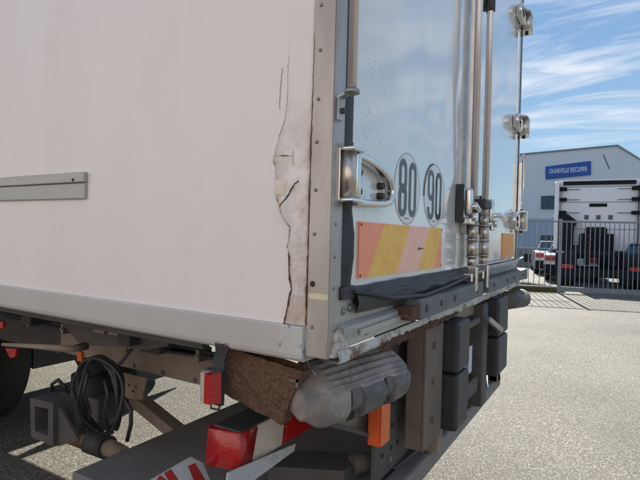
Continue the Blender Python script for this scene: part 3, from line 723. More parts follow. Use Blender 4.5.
for s_ in (0, 1):
    c = A0+E1*(s_*LEN_B)+Nn*-.02; c.z = 1.028 if s_ == 0 else 1.05
    nn = 110; old = set(b.bm.faces)
    rings = []
    for k in range(7):
        a = k/6*math.pi/2; rr = math.cos(a); off = (-.018 if s_ == 0 else .012)*math.sin(a)
        rings.append([b.bm.verts.new((c+(cover(s_, j/nn)-c)*max(rr, .02))+E1*off*(1)) for j in range(nn+1)])
    for r0, r1 in zip(rings, rings[1:]):
        for j in range(nn): b.bm.faces.new((r0[j], r0[j+1], r1[j+1], r1[j]))
    b._fin(old, True)
bmesh.ops.remove_doubles(b.bm, verts=b.bm.verts, dist=.0004)
cov = b.build('corner_cover', truck, 'scuffed grey ribbed plastic corner cover with two worn slots')
b = MB().m(RUBG)
for s_, z in ((.50, 1.018), (.86, 1.030)):
    c = A0+E1*(s_*LEN_B)+Nn*.005; c.z = z; b.cyl(c-E1*.058, c+E1*.050, .048, .044, 24)
b.build('roller', cov)

# ------------------------------------------------------------------ structure below the box
def bar(a, c, wy, wz, m_, name, par=truck, lab=None, bev=.004):
    """box between two points, width wy (sideways) and height wz"""
    a, c = Vector(a), Vector(c); d = c-a; l = d.length
    q = d.to_track_quat('X', 'Z').to_matrix().to_4x4(); q.translation = a
    b = MB().m(m_); b.box(0, l, -wy/2, wy/2, -wz/2, wz/2, bev, T=q); return b.build(name, par, lab)

# rusty crusted side bracket
b = MB().m(FIBRE)
poly = [px(u, v, .035) for u, v in [(224, 346), (290, 358), (303, 372), (294, 404), (282, 425), (262, 422), (221, 392)]]
def fib(s, t):
    a = poly[0].lerp(poly[2], s); c = poly[6].lerp(poly[4], s); p = a.lerp(c, t); p.x = .035+.006*nz(0, p.y, p.z, 30)+.004*nz(0, p.y, p.z, 90)-.01*math.sin(t*3.1)
    return p
b.grid(fib, 60, 40); b.grid(lambda s, t: fib(s, t)+Vector((.045, 0, 0)), 12, 8)
b.grid(lambda s, t: fib(s, 1)+Vector((.045*t, 0, 0)), 30, 2); b.grid(lambda s, t: fib(1, s)+Vector((.045*t, 0, 0)), 30, 2); b.grid(lambda s, t: fib(0, s)+Vector((.045*t, 0, 0)), 30, 2)
b.build('rusty_bracket', truck, 'brown crusted side bracket behind the corner cover', normals=False)
b = MB().m(BOLT); p = px(291, 380, .02); b.box(.018, .024, p.y-.02, p.y+.004, p.z-.003, p.z+.003); b.box(.018, .024, p.y-.02, p.y-.015, p.z-.016, p.z+.003); b.build('clip', truck)

# side marker lamp hanging from the rail
b = MB().m(RUBBER)
pb = [px(u, v, -.006) for u, v in [(216, 339), (229, 341), (230, 349), (226, 360), (226, 371), (213, 369), (214, 360), (217, 350)]]
b.prism(pb, (-.006, 0, 0)); sm_l = b.build('side_marker_lamp', truck, 'red and white side marker lamp on a black rubber bracket')
for u, v in [(219, 343), (226.5, 344.5)]:
    p = px(u, v, -.012); b = MB().m(BOLT); b.dome(p, (-1, 0, 0), .006); b.build('screw', sm_l)
yL, yM, yR = .368, .340, .305; zT, zB = 1.078, 1.000
b = MB().m(RUBBER); b.box(-.02, -.004, yR, yL-.004, zB-.01, zT+.006, .003); b.tube([(-.012, yR+.012, zB-.005), (-.012, yR+.012, zB-.022), (-.012, yL-.022, zB-.024), (-.012, yL-.022, zB-.005)], .003, 6); b.build('lamp_body', sm_l)
b = MB().m(REDL); b.prism([Vector((-.020, yR, zB)), Vector((-.046, yR+.014, zB)), Vector((-.046, yM, zB)), Vector((-.020, yM+.001, zB))], (0, 0, zT-zB)); b.build('red_lens', sm_l)
b = MB().m(CLEARL); b.prism([Vector((-.020, yM+.0015, zB)), Vector((-.046, yM+.0005, zB)), Vector((-.040, yL-.008, zB)), Vector((-.020, yL, zB))], (0, 0, zT-zB)); b.build('clear_lens', sm_l)

# longitudinal beams and cross members
b = MB().m(CHASSIS); b.box(.50, .58, .62, 1.86, .815, .925, .006); b.box(.495, .60, .60, 1.86, .926, .934, .002); b.build('chassis_beam', truck)
b = MB().m(DARK); b.box(.505, .575, 1.861, 7.0, .80, .96, .006); b.build('chassis_beam', truck)
b = MB().m(CHASSIS); b.box(1.95, 2.03, .62, 7.0, .815, .925, .006); b.build('chassis_beam', truck)
for i, y in enumerate([.95, 1.6, 2.3, 3.0, 3.7, 4.4, 5.2, 6.0]):
    b = MB().m(DARK); b.box(.20, W-.20, y, y+.07, 1.02, 1.15, .005); b.build('cross_member', truck)
b = MB().m(DARK); b.box(.72, 1.83, .62, 7.0, .935, 1.02, .01); b.build('subframe', truck)
b = MB().m(DARK2); b.box(.06, .09, .45, 6.8, 1.105, 1.145, .004); b.build('side_longeron', truck)
b = MB().m(DARK2); pts = [px(u, v, .25) for u, v in [(60, 322), (168, 338), (168, 346), (145, 350), (80, 344)]]
b.prism(pts, (.02, 0, 0)); bl_ = b.build('label_bracket', truck)
pb = [px(u, v, .243) for u, v in [(93, 326), (104, 328), (104, 334), (93, 332)]]; b = MB().m(CHASSIS); b.prism(pb, (.004, 0, 0)); b.build('worn_label', bl_)
pb = [px(u, v, .243) for u, v in [(108, 328), (117, 330), (118, 336), (108, 334)]]; b = MB().m(CHASSIS); b.prism(pb, (.004, 0, 0)); b.build('worn_label', bl_)
b = MB().m(CHASSIS); pts = [px(u, v, .40) for u, v in [(120, 372), (146, 378), (142, 400), (124, 398)]]; b.prism(pts, (.01, 0, 0)); gp = b.build('drilled_plate', truck)
for u, v in [(129, 385), (136, 387), (133, 391)]:
    b = MB().m(DARK); p = px(u, v, .3995); b.cyl(p, p+Vector((-.002, 0, 0)), .006, n=10); b.build('hole', gp)

# rear lower structure around the number plate (all on the y~0 plane)
b = MB().m(DARK2); b.box(.50, .86, .09, .105, .62, 1.15, .003); pp = b.build('perforated_plate', truck, 'dark plate with rows of drilled holes')
hb = MB().m(TYRE); hb.cyl((0, 0, 0), (0, -.002, 0), .0085, n=12); hole = hb.build('hole', pp); hole.location = (.56, .0895, 1.03); k = 0
for x in (.56, .64, .70):
    for z in (.70, .78, .86, .94, 1.03):
        if (x, z) == (.56, 1.03): continue
        copy_mesh(hole, (x, .0895, z), pp)
POSTM = mat('brown_grimed_upright', (.165, .135, .115), .85, c2=(.10, .08, .07), vs=7, bump=.4, bs=40, dirt=(.22, .18, .15), dlo=.6, dhi=.8)
b = MB().m(POSTM)
b.box(.665, .674, -.009, .05, .70, 1.155, .002); b.box(.665, .865, -.020, -.010, .70, 1.155, .002); po = b.build('rear_post', truck, 'brown grimed upright with two bolt heads')
for z in (1.06, .93, .79):
    b = MB().m(POSTM); b.cyl((.75, -.020, z), (.75, -.032, z), .013, n=6, smooth=False); b.build('bolt', po)
b = MB().m(CHASSIS); b.box(.86, 1.62, .02, .07, 1.075, 1.150, .006); b.build('upper_crossbar', truck)
b = MB().m(DARK2); b.box(1.50, 1.60, -.03, .05, .62, 1.13, .008); b.build('rear_post', truck, 'dark upright right of the number plate')
b = MB().m(DARK2); b.box(2.05, 2.12, .0, .06, .60, 1.15, .008); b.build('rear_post', truck, 'dark upright behind the right hand rubber buffers')
def vbuf(x0_, x1_, z0_, z1_, y0_=-.075, y1_=.0):
    b = MB().m(RUBBER); b.box(x0_, x1_, y0_, y1_, z0_, z1_, .016, seg=3, smooth=False); return b.build('rubber_buffer', truck)
vbuf(.885, 1.06, .93, 1.128); vbuf(.885, 1.06, .705, .922); vbuf(1.65, 1.90, .945, 1.142); vbuf(1.65, 1.90, .74, .938)
b = MB().m(DARK2); b.box(1.075, 1.10, -.035, .0, .70, 1.10, .006); b.box(1.10, 1.47, -.015, .0, .71, .78, .004); b.box(1.10, 1.47, -.02, .0, 1.04, 1.07, .004); b.build('plate_holder', truck)
b = MB().m(WHITEP); b.box(1.105, 1.46, .012, .018, .80, .93, .002); npl = b.build('number_plate', truck, 'grimy white rear number plate with a blue band')
b = MB().m(DARK); b.box(1.05, 2.10, .075, .085, .60, 1.10, .002); b.build('plate_backing', truck)
b = MB().m(BLUEP); b.box(1.345, 1.385, .0105, .0118, .803, .927); b.build('blue_band', npl)
b = MB().m(DBOLT)
for x in (1.18, 1.22, 1.27, 1.30): stroke(b, [(x, .83), (x, .90)], .010, .0105)
b.build('plate_characters', npl)
bar((1.50, -.05, 1.06), (1.62, -.09, .99), .025, .025, STEEL, 'short_lever')
b = MB().m(DARK2); b.cyl((2.12, .02, 1.075), (2.50, -.05, 1.065), .055, .060, 24); b.m(DBOLT).cyl((2.50, -.05, 1.065), (2.506, -.051, 1.065), .018, n=12); b.build('end_roller', truck, 'dark horizontal roller end under the right of the sill')

# under-run bar and folded tail lift platform
b = MB().m(PLATF)
b.box(.04, 2.38, .12, 1.035, .560, .600, .006); b.build('tail_lift_platform', truck, 'folded grey tail lift platform')
b = MB().m(PLATF); b.box(.30, 2.30, .03, .10, .52, .60, .012); b.build('underrun_bar', truck, 'lower rear underrun bar')
for x in (.90, 1.55, 2.05): b = MB().m(CHASSIS); b.box(x, x+.06, .0, .05, .601, .72, .004); b.build('bar_hanger', truck)
pts = [pz(u, v, .665) for u, v in [(300, 450), (366, 455), (344, 471), (268, 466)]]
b = MB().m(DARK2); b.prism(pts, (0, 0, -.06)); b.build('lift_arm', truck)
c = pz(372, 462, .66); b = MB().m(DARK2); b.cyl(c+Vector((-.06, .05, 0)), c+Vector((.05, -.03, 0)), .032, n=20); b.m(BOLT).cyl(c+Vector((.05, -.03, 0)), c+Vector((.062, -.038, 0)), .018, n=12); b.build('arm_pivot', truck)
bar(py(392, 468, .10), py(438, 431, .04), .03, .012, DARK2, 'curved_bracket')
b = MB().m(ORANGE); a, c = py(378.5, 396, .05), py(396.5, 431, .05)
b.box(a.x, a.x+.075, .045, .085, c.z, a.z+.04, .004); b.box(a.x+.002, a.x+.073, .038, .0445, c.z+.002, a.z+.03, .002); b.build('orange_reflector', truck, 'bright orange reflector behind the corner cover')
b = MB().m(CHASSIS); b.prism([py(u, v, .12) for u, v in [(325, 395), (384, 385), (384, 428), (380, 436), (325, 426)]], (0, .02, 0)); b.build('back_plate', truck)
bar(py(330, 424, .09), py(384, 440, .09), .02, .014, DARK2, 'bent_strip')

# tail lamp cluster at the left end
lx0, lx1, lz0, lz1 = .045, .46, .790, .893
b = MB().m(DARK); b.box(lx0+.03, lx1-.02, .345, .40, lz0+.004, lz1-.004, .01); b.box(lx0+.018, lx1, .304, .405, lz1-.003, lz1+.005, .003); tl_ = b.build('tail_lamp', truck, 'red tail lamp with a clear reversing section')
c0, c1 = .112, .262
def lens(x0_, x1_, m_, name, slant0=0, slant1=0):
    b = MB().m(m_)
    b.prism([Vector((x0_, .30, lz0)), Vector((x0_+slant0, .30, lz1)), Vector((x1_+slant1, .30, lz1)), Vector((x1_, .30, lz0))], (0, .05, 0))
    es = [e for e in b.bm.edges]; bmesh.ops.bevel(b.bm, geom=es, offset=.0022, segments=2, affect='EDGES')
    return b.build(name, tl_)
b = MB().m(REDL); old = set(b.bm.faces)
cs = [(c0-.0005, .30)]+[(lx0+.022-.022*math.sin(R(a)), .322-.022*math.cos(R(a))) for a in range(0, 91, 10)]+[(lx0-.006, .345), (lx0-.014, .405), (lx0+.02, .405), (c0-.0005, .345)]
rr_ = []
for (zk, kk) in ((lz0, .004), (lz0+.004, 0), (lz1-.004, 0), (lz1, .004)):
    f_ = (zk-lz0)/(lz1-lz0); rr_.append([b.bm.verts.new(Vector((x+(.012 if x < c0-.01 else .025)*f_+(kk if x < c0-.01 else 0), y+kk, zk))) for x, y in cs])
for a_, c_ in zip(rr_, rr_[1:]):
    for k in range(len(cs)): b.bm.faces.new((a_[k], a_[(k+1) % len(cs)], c_[(k+1) % len(cs)], c_[k]))
b._fin(old, True); old = set(b.bm.faces); b.bm.faces.new(rr_[0]); b.bm.faces.new(rr_[-1]); b._fin(old, False); b.build('red_lens', tl_); lens(c0+.0005, c1+.0, CLEARL, 'clear_lens', .025, .015); lens(c1+.001, lx1, REDL, 'red_lens', .015, 0)
for x, z in [(lx0+.012, lz1-.012), (lx0+.006, lz0+.012), (c1+.02, lz1-.05), (c1+.012, lz0+.016), (lx1-.02, lz0+.02)]:
    b = MB().m(BOLT); b.dome((x, .2995, z), (0, -1, 0), .0035); b.build('screw', tl_)
DWHITE = mat('dirty_white_plate', (.52, .53, .54), .5, c2=(.38, .37, .36), vs=14, bump=.15, dirt=(.2, .17, .14), dlo=.58, dhi=.8, ds=20)
b = MB().m(DWHITE); b.prism([py(226, 486, .285), py(228, 473, .285), py(296, 443.5, .285), py(294, 451, .285), py(252, 482, .285), py(250, 486, .285)], (0, .004, 0)); b.build('white_backing_strip', truck)
# red and white hatched panel
hp = [py(u, v, .42) for u, v in [(148, 482), (191, 457), (203, 463), (228, 482)]]
hz_ = [Vector((-.165, .42, .60)), Vector((-.165, .42, hp[0].z)), hp[1], hp[2], Vector((.10, .42, hp[3].z-.02)), Vector((.10, .42, .60))]
b = MB().m(DWHITE); b.prism(hz_, (0, .003, 0)); ht = b.build('hatched_panel', truck, 'red and white hatched warning panel')
for q in [[(156, 481), (160, 475), (168, 481)], [(164, 473), (171, 469), (179, 481), (169, 481)], [(188, 466), (195, 463), (206, 481), (194, 481)]]:
    b = MB().m(REDP); b.prism([py(u, v, .4195) for u, v in q], (0, -.001, 0)); b.build('red_block', ht)

# pump, hoses, U bracket, ram, lever at the left
b = MB().m(DARK2)
o_ = [px(u, v, .10) for u, v in [(30, 398), (53, 403), (53, 446), (31, 437)]]; i_ = [px(u, v, .10) for u, v in [(34.5, 406), (48, 409), (48, 436), (35, 431)]]
b.ring(o_, i_, (.09, 0, 0)); b.prism([px(u, v, .12) for u, v in [(53.5, 404), (60, 408), (78, 440), (60, 446), (53.5, 446)]], (.012, 0, 0)); b.build('box_bracket', truck)
b = MB().m(DARK); p = px(92, 402, .50); b.cyl(p+Vector((0, .0, -.12)), p+Vector((0, 0, .14)), .095, n=28); b.cyl(p+Vector((0, .0, .14)), p+Vector((0, 0, .17)), .06, n=24); b.m(DARK2).box(p.x-.08, p.x+.12, p.y-.16, p.y+.02, p.z-.05, p.z+.06, .01); b.build('hydraulic_pump', truck)
b = MB().m(DARK); 
for k, (u, v) in enumerate([(62, 410), (70, 402), (66, 424), (78, 420)]):
    p = px(u, v, .42+.03*k); b.box(p.x-.03, p.x+.1, p.y-.05, p.y+.05, p.z-.04, p.z+.05, .012); b.cyl(p+Vector((-.05, 0, 0)), p+Vector((0, 0, 0)), .018, n=12)
b.build('valve_block', truck)
for k in range(6):
    c = px(100+random.uniform(-3, 3), 396+random.uniform(-3, 3), .26+.012*k); b = MB().m(RUBBER); ry, rz2 = random.uniform(.115, .15), random.uniform(.125, .16); ph = random.uniform(0, .3); n = 48; st = random.uniform(.4, 1.2)
    path = [(c.x+.012*math.sin(3*a+k), c.y+ry*math.cos(a), c.z+rz2*math.sin(a)) for a in [-.9-st+(2*math.pi-.9+st*.6)*i/n for i in range(n+1)]]
    b.tube(path, .0075, 8); b.build('cable', truck)
for path in ([(u, v) for u, v in [(124, 398), (131, 410), (131, 424), (127, 441)]], [(105, 380), (108, 395), (104, 412), (108, 432)], [(88, 372), (84, 392), (90, 412), (82, 430)], [(52, 392), (52, 384), (58, 380), (66, 388)]):
    b = MB().m(RUBBER); b.tube([px(u, v, .27) for u, v in path], .008, 8); b.build('cable', truck)
p0, p1 = px(60, 431, .45), px(89, 441, .45); p2 = px(124, 453, .45)
b = MB().m(FIBRE); b.cyl(p0, p1, .042, n=24); b.m(CLEARL).cyl(p1, p1.lerp(p2, .04), .046, n=24); b.m(DARK).cyl(p1.lerp(p2, .04), p1.lerp(p2, .55), .052, n=24); b.m(CHASSIS).cyl(p1.lerp(p2, .55), p2, .040, .030, 24); b.build('hydraulic_ram', truck)
b = MB().m(CHASSIS); b.tube([px(3, 344.5, .15), px(30, 346, .15), px(58, 348, .15), px(72, 349, .17), px(86, 346, .25)], [.008, .010, .013, .014, .016], 12); b.build('steel_lever', truck)
b = MB().m(REDL); b.prism([px(u, v, .16) for u, v in [(5, 348), (16, 349), (15, 357), (10, 358)]], (.012, 0, 0)); b.build('red_reflector', truck)
b = MB().m(REDL); b.prism([px(u, v, .16) for u, v in [(-4, 321), (3, 322), (3, 328), (-4, 330)]], (.012, 0, 0)); b.build('red_reflector', truck)
b = MB().m(ORANGE); b.prism([px(u, v, .36) for u, v in [(77, 351), (81, 352), (82, 362), (77, 361)]], (.012, 0, 0)); b.build('orange_reflector', truck)

for k, (x, z, r_) in enumerate([(.44, .975, .007), (.445, .955, .006), (.62, 1.0, .008)]):
    pa = [(x+.006*math.sin(i*1.3+k), .70+i*.12, z+.004*math.sin(i*.9+k*2)) for i in range(14)]
    b = MB().m(RUBBER if k != 2 else FIBRE); b.tube(pa, r_, 8); b.build('air_line', truck)
for i in range(5):
    y = .82+i*.30; b = MB().m(BOLT); b.box(.425, .499, y, y+.018, .935, .985, .002); b.cyl((.425, y+.009, .962), (.419, y+.009, .962), .007, n=6, smooth=False); b.build('line_clip', truck)
for i in range(6):
    y = .72+i*.19; b = MB().m(BOLT); b.cyl((.499, y, .835), (.489, y, .835), .010, n=6, smooth=False); b.build('bolt', truck)
b = MB().m(DARK2); b.box(.40, .47, 1.02, 1.14, .94, 1.10, .006); b.cyl((.39, 1.08, 1.0), (.33, 1.08, 1.0), .028, n=18); b.build('air_valve', truck)
b = MB().m(RUBBER); b.tube([(.36, 1.08, 1.0), (.30, 1.06, .98), (.28, 1.10, .92), (.27, 1.15, .90)], .007, 8); b.build('cable', truck)
b = MB().m(BOLT); b.box(.36, .37, 1.17, 1.20, .93, 1.12, .002); b.build('cable_hanger', truck)
b = MB().m(DARK2); b.cyl((.75, 1.25, .86), (.75, 1.75, .86), .10, n=28); b.build('air_reservoir', truck)

# wheels, axle, boxes further forward
def wheel(x0_, x1_, y, r=.50):
    b = MB().m(TYRE); xm = (x0_+x1_)/2; pr = [(x0_, r*.62), (x0_, r*.90), (x0_+.03, r*.975), (x0_+.05, r), (x1_-.05, r), (x1_-.03, r*.975), (x1_, r*.90), (x1_, r*.62)]
    n = 48; old = set(b.bm.faces)
    rg = [[b.bm.verts.new((x, y+rr*math.cos(2*math.pi*k/n), .5+rr*math.sin(2*math.pi*k/n))) for k in range(n)] for x, rr in pr]
    for a, c in zip(rg, rg[1:]+rg[:1]):
        for k in range(n): b.bm.faces.new((a[k], a[(k+1) % n], c[(k+1) % n], c[k]))
    b._fin(old, True); wv = b.build('wheel', truck)
    b = MB().m(RIM); b.cyl((x0_+.04, y, .5), (x1_-.04, y, .5), r*.60, n=40); b.cyl((x0_-.005, y, .5), (x1_+.005, y, .5), .13, n=24); b.build('rim', wv)
for x0_, x1_ in ((.08, .36), (.74, 1.02), (1.87, 2.15), (2.19, 2.47)):
    wheel(x0_, x1_, 3.50)
for x0_, x1_ in ((.10, .38), (2.17, 2.45)): wheel(x0_, x1_, 7.0)
b = MB().m(FIBRE); b.cyl((.6, 3.50, .5), (1.95, 3.50, .5), .065, n=20); b.cyl((1.1, 3.50, .5), (1.45, 3.50, .5), .19, .19, 24); b.build('rear_axle', truck)
b = MB().m(DARK); b.box(.09, .68, 4.35, 5.5, .42, .98, .04); b.build('battery_box', truck)
b = MB().m(DARK); b.box(1.9, 2.46, 4.9, 6.0, .42, .98, .06); b.build('fuel_tank', truck)
b = MB().m(DARK); b.box(.08, .70, 2.90, 2.925, .28, 1.0, .004); b.build('mud_flap', truck)
b = MB().m(DARK); b.box(1.86, 2.47, 2.93, 2.955, .12, .80, .004); b.build('mud_flap', truck)
b = MB().m(DARK); b.box(1.03, 1.84, 3.04, 3.06, .42, 1.1, .004); b.build('added_occluder_plate', truck)  # dark occluder plate added to darken the space under the truck

bar(px(118, 384, .62), px(182, 436, .62), .07, .055, CHASSIS, 'lift_arm')
b = MB().m(DARK); b.box(.75, 1.8, 5.6, 6.0, .30, .95, .05); b.build('air_tank_box', truck)
# cab in front (outside the frame, casts its shadow)
b = MB().m(WHITE_SIDE)
b.prism([Vector((.04, y, z)) for y, z in [(7.75, .55), (9.6, .55), (9.75, 1.0), (9.6, 2.1), (9.25, 3.05), (7.75, 3.3)]], (2.47, 0, 0)); b.build('cab', truck)

# ================================================================== BACKGROUND
GREYP = mat('fence_grey_paint', (.21, .225, .24), .5, c2=(.16, .17, .18), vs=4, bump=0)
CLAD = mat('pale_cladding', (.64, .67, .71), .6, c2=(.60, .63, .67), vs=.6, bump=0)
CLADB = mat('blue_grey_cladding', (.36, .44, .54), .55, c2=(.33, .41, .50), vs=.6, bump=0)
SIGNB = mat('blue_sign', (.010, .085, .36), .45, c2=(.008, .07, .30), bump=0)
SIGNW = mat('white_sign_letters', (.70, .76, .84), .5, bump=0)
GLASS = mat('dark_window_glass', (.035, .06, .10), .12, c2=(.03, .05, .08), bump=0)
FRAME = mat('dark_window_frame', (.08, .09, .11), .5, bump=0)
WALLC = mat('grey_concrete_wall', (.18, .19, .20), .8, c2=(.13, .14, .15), vs=3)
CABW = mat('tractor_white_paint', (.76, .77, .79), .4, c2=(.72, .73, .75), vs=2, bump=0)
CABD = mat('tractor_dark_parts', (.02, .022, .025), .95, spec=.15, bump=0)
CARW = mat('silver_car_paint', (.58, .59, .61), .3, c2=(.54, .57, .58), coat=.8, bump=0)
CARD = mat('dark_car_paint', (.035, .05, .06), .22, c2=(.03, .04, .05), coat=.8, bump=0)
TLAMP = mat('car_tail_lamp', (.45, .015, .02), .2, bump=0)
HOSE = mat('coiled_red_line', (.3, .03, .02), .5, bump=0)

# --- fence and gate
FA, FB = Vector((13.97, 1.80, 0)), Vector((14.78, -1.07, 0)); FD = (FB-FA).normalized(); FN = Vector((FD.y, -FD.x, 0))
if FN.x > 0: FN = -FN                                           # towards the camera
def fpt(u):
    """distance along the fence line where photo column u meets it"""
    p = pz(u, 292, 0); o = CAM.copy(); o.z = 0; d = (p-o); d.z = 0
    # intersect with fence line
    den = d.x*FD.y-d.y*FD.x; t = ((FA.x-o.x)*FD.y-(FA.y-o.y)*FD.x)/den; q = o+d*t; return (q-FA).dot(FD)
TF = Matrix((FD, -FN, Vector((0, 0, 1)))).transposed().to_4x4(); TF.translation = FA
s_post = fpt(558)
def fence(s0, s1, rails, name, lab, cat, sp, wbar, posts):
    root = empty(name, FA+FD*s0, lab, cat)
    for z, h in rails:
        b = MB().m(GREYP); b.box(s0, s1, -.02, .02, z-h/2, z+h/2, T=TF); b.build('rail', root)
    first = None; s = s0+sp
    while s < s1-.03:
        if first is None:
            b = MB().m(GREYP); b.box(-wbar/2, wbar/2, -.011, .011, rails[-1][0], rails[0][0]-.02, T=TF.to_3x3().to_4x4()); first = b.build('bar', root); first.matrix_parent_inverse = Matrix.Identity(4)
            first.location = FD*(s-s0)
        else: copy_mesh(first, FD*(s-s0), root)
        s += sp
    for sp_ in posts:
        b = MB().m(GREYP); b.box(sp_-.04, sp_+.04, -.04, .04, 0, 2.06, .004, T=TF); b.build('post', root)
    return root
fence(s_post-6.6, s_post-.06, [(1.985, .04), (1.22, .035), (.16, .04)], 'fence', 'grey steel bar fence left of the gate post with a middle rail', 'fence', .142, .018, [s_post-6.6, s_post-3.1])
fence(s_post+.06, s_post+6.0, [(1.99, .05), (.12, .13)], 'sliding_gate', 'long grey steel bar gate in front of the parked white tractor', 'gate', .118, .019, [s_post+.02, s_post+6.0])

# --- warehouse, corner towards us
def at(u, v, D): return CAM+(cF+cR*(u-320)/FPX-cU*(v-240)/FPX)*D
c0_ = at(617, 146, 33); H = c0_.z
c0_.z = 0
dl = Vector((math.cos(YAW+R(47)), math.sin(YAW+R(47)), 0)); dr = Vector((math.cos(YAW-R(43)), math.sin(YAW-R(43)), 0))
wh = empty('warehouse', c0_, 'pale grey warehouse with a blue company sign behind the gate', 'building')
LW, LR = 22, 26
def hit(u, v, org, d):
    """pixel -> point of the vertical wall through org along d"""
    n = Vector((-d.y, d.x, 0)); r_ = cF+cR*(u-320)/FPX-cU*(v-240)/FPX; t = (org-CAM).dot(n)/r_.dot(n); return CAM+r_*t
corners = [c0_, c0_+dl*LW, c0_+dl*LW+dr*LR, c0_+dr*LR]
b = MB().m(CLAD); b.prism([p+Vector((0, 0, 3.05)) for p in corners], (0, 0, H-3.05)); b.build('wall', wh)
b = MB().m(CLADB); b.prism([p+Vector((0, 0, .0)) for p in corners], (0, 0, 3.048)); b.build('lower_wall', wh)
nL = Vector((dl.y, -dl.x, 0)); nL = nL if nL.dot(CAM-c0_) > 0 else -nL
nR = Vector((dr.y, -dr.x, 0)); nR = nR if nR.dot(CAM-c0_) > 0 else -nR
for d_, n_, Ln in ((dl, nL, LW), (dr, nR, LR)):                # coping
    b = MB().m(GREYP); a = c0_+Vector((0, 0, H-.04))+n_*.02-d_*.02; b.prism([a, a+n_*.06, a+n_*.06+d_*Ln, a+d_*Ln], (0, 0, .12)); b.build('coping', wh)
    k = 1.0
    b = MB().m(CLAD)
    while k < Ln:
        a = c0_+d_*k; b.prism([a, a+n_*.012, a+n_*.012+d_*.03, a+d_*.03], (0, 0, H-.1)); k += 1.0
    o = b.build('cladding_seams', wh); o['kind'] = 'stuff'
def panel(us, org, d, n, m_, name, par, th=.06, off=.0):
    pts = [hit(u, v, org, d)+n*off for u, v in us]; b = MB().m(m_); b.prism(pts, n*th); return b.build(name, par)
sg = panel([(545.8, 166.7), (591, 161.1), (591, 175), (546, 179.6)], c0_, dl, nL, SIGNB, 'company_sign', wh, .10)
def window(u0, v0, u1, v1, org, d, n):
    a = hit(u0, v0, org, d); c = hit(u1, v1, org, d); z0_, z1_ = c.z, a.z; w_ = (Vector((c.x, c.y, 0))-Vector((a.x, a.y, 0))); l = w_.length; w_.normalize(); base = Vector((a.x, a.y, 0))
    def q(s0, s1, za, zb, o0, th, m_, nm, par):
        b = MB().m(m_); p = base+w_*s0+n*o0; b.prism([p+Vector((0, 0, za)), p+w_*(s1-s0)+Vector((0, 0, za)), p+w_*(s1-s0)+Vector((0, 0, zb)), p+Vector((0, 0, zb))], n*th); return b.build(nm, par)
    wn = q(0, l, z0_, z1_, .002, .05, GLASS, 'window', wh); f = .07
    q(0, l, z1_, z1_+f, .0, .09, FRAME, 'frame', wn); q(0, l, z0_-f, z0_, 0, .12, FRAME, 'sill', wn); q(-f, 0, z0_-f, z1_+f, 0, .09, FRAME, 'frame', wn); q(l, l+f, z0_-f, z1_+f, 0, .09, FRAME, 'frame', wn)
    q(l/2-.02, l/2+.02, z0_, z1_, .052, .03, FRAME, 'mullion', wn)
window(542.5, 197, 556, 208, c0_, dl, nL); window(541.5, 236, 556, 248, c0_, dl, nL); pass
window(635, 199, 650, 210, c0_, dr, nR)
panel([(603, 155), (604, 155), (610, 169), (609, 169)], c0_, dl, nL, FRAME, 'cable', wh, .03)
# sign text
fc = bpy.data.curves.new('sign_text', 'FONT'); fc.body = 'OUARVILLE RECUPER'; fc.size = 1; fc.extrude = .02; fc.offset = .012; fc.align_x = 'CENTER'; fc.align_y = 'CENTER'
to = bpy.data.objects.new('tmp', fc); COL.objects.link(to); bpy.context.view_layer.update()
me = bpy.data.meshes.new_from_object(to); bpy.data.objects.remove(to)
me.materials.append(SIGNW)
xs = [v.co.x for v in me.vertices]; wdt = max(xs)-min(xs)
ca, cb = hit(549, 172.5, c0_, dl), hit(587, 168.2, c0_, dl); mid = hit(568.3, 170.6, c0_, dl)+nL*.115
xax = (cb-ca); xax.z = 0; ln = xax.length; xax.normalize()
S = Matrix(((xax.x*ln/wdt, 0, nL.x), (xax.y*ln/wdt, 0, nL.y), (0, .46, 0))).to_4x4(); S.translation = mid
me.transform(S); me.name = 'sign_letters'
o = bpy.data.objects.new('sign_letters', me); COL.objects.link(o); o.parent = sg; o.matrix_parent_inverse = Matrix.Translation(-c0_) if False else Matrix.Identity(4)
sg_off = Vector((0, 0, 0)); o['label'] = 'white lettering OUARVILLE RECUPER'
# sg itself is a child of the warehouse empty with an inverse translation: chain matrices accordingly
o.matrix_parent_inverse = Matrix.Identity(4)

# --- low wall behind the fence
p0, p1 = at(505, 262, 27), at(552, 262, 27)
p0.z = p1.z = 0; d_ = (p1-p0).normalized(); n_ = Vector((d_.y, -d_.x, 0)); n_ = n_ if n_.dot(CAM-p0) > 0 else -n_
b = MB().m(WALLC); b.prism([p0-d_*4, p1, p1-n_*.2, p0-d_*4-n_*.2], (0, 0, 1.02)); lw = b.build('low_wall', None); tag(lw, 'low grey wall with dark openings beyond the fence at the left', 'wall')
for u in (525, 531, 537.5, 544):
    q = at(u, 262, 27); q.z = .28; b = MB().m(CABD); b.prism([q+n_*.01-d_*.12, q+n_*.01+d_*.12, q+n_*.01+d_*.12+Vector((0, 0, .42)), q+n_*.01-d_*.12+Vector((0, 0, .42))], n_*.02); b.build('opening', lw)

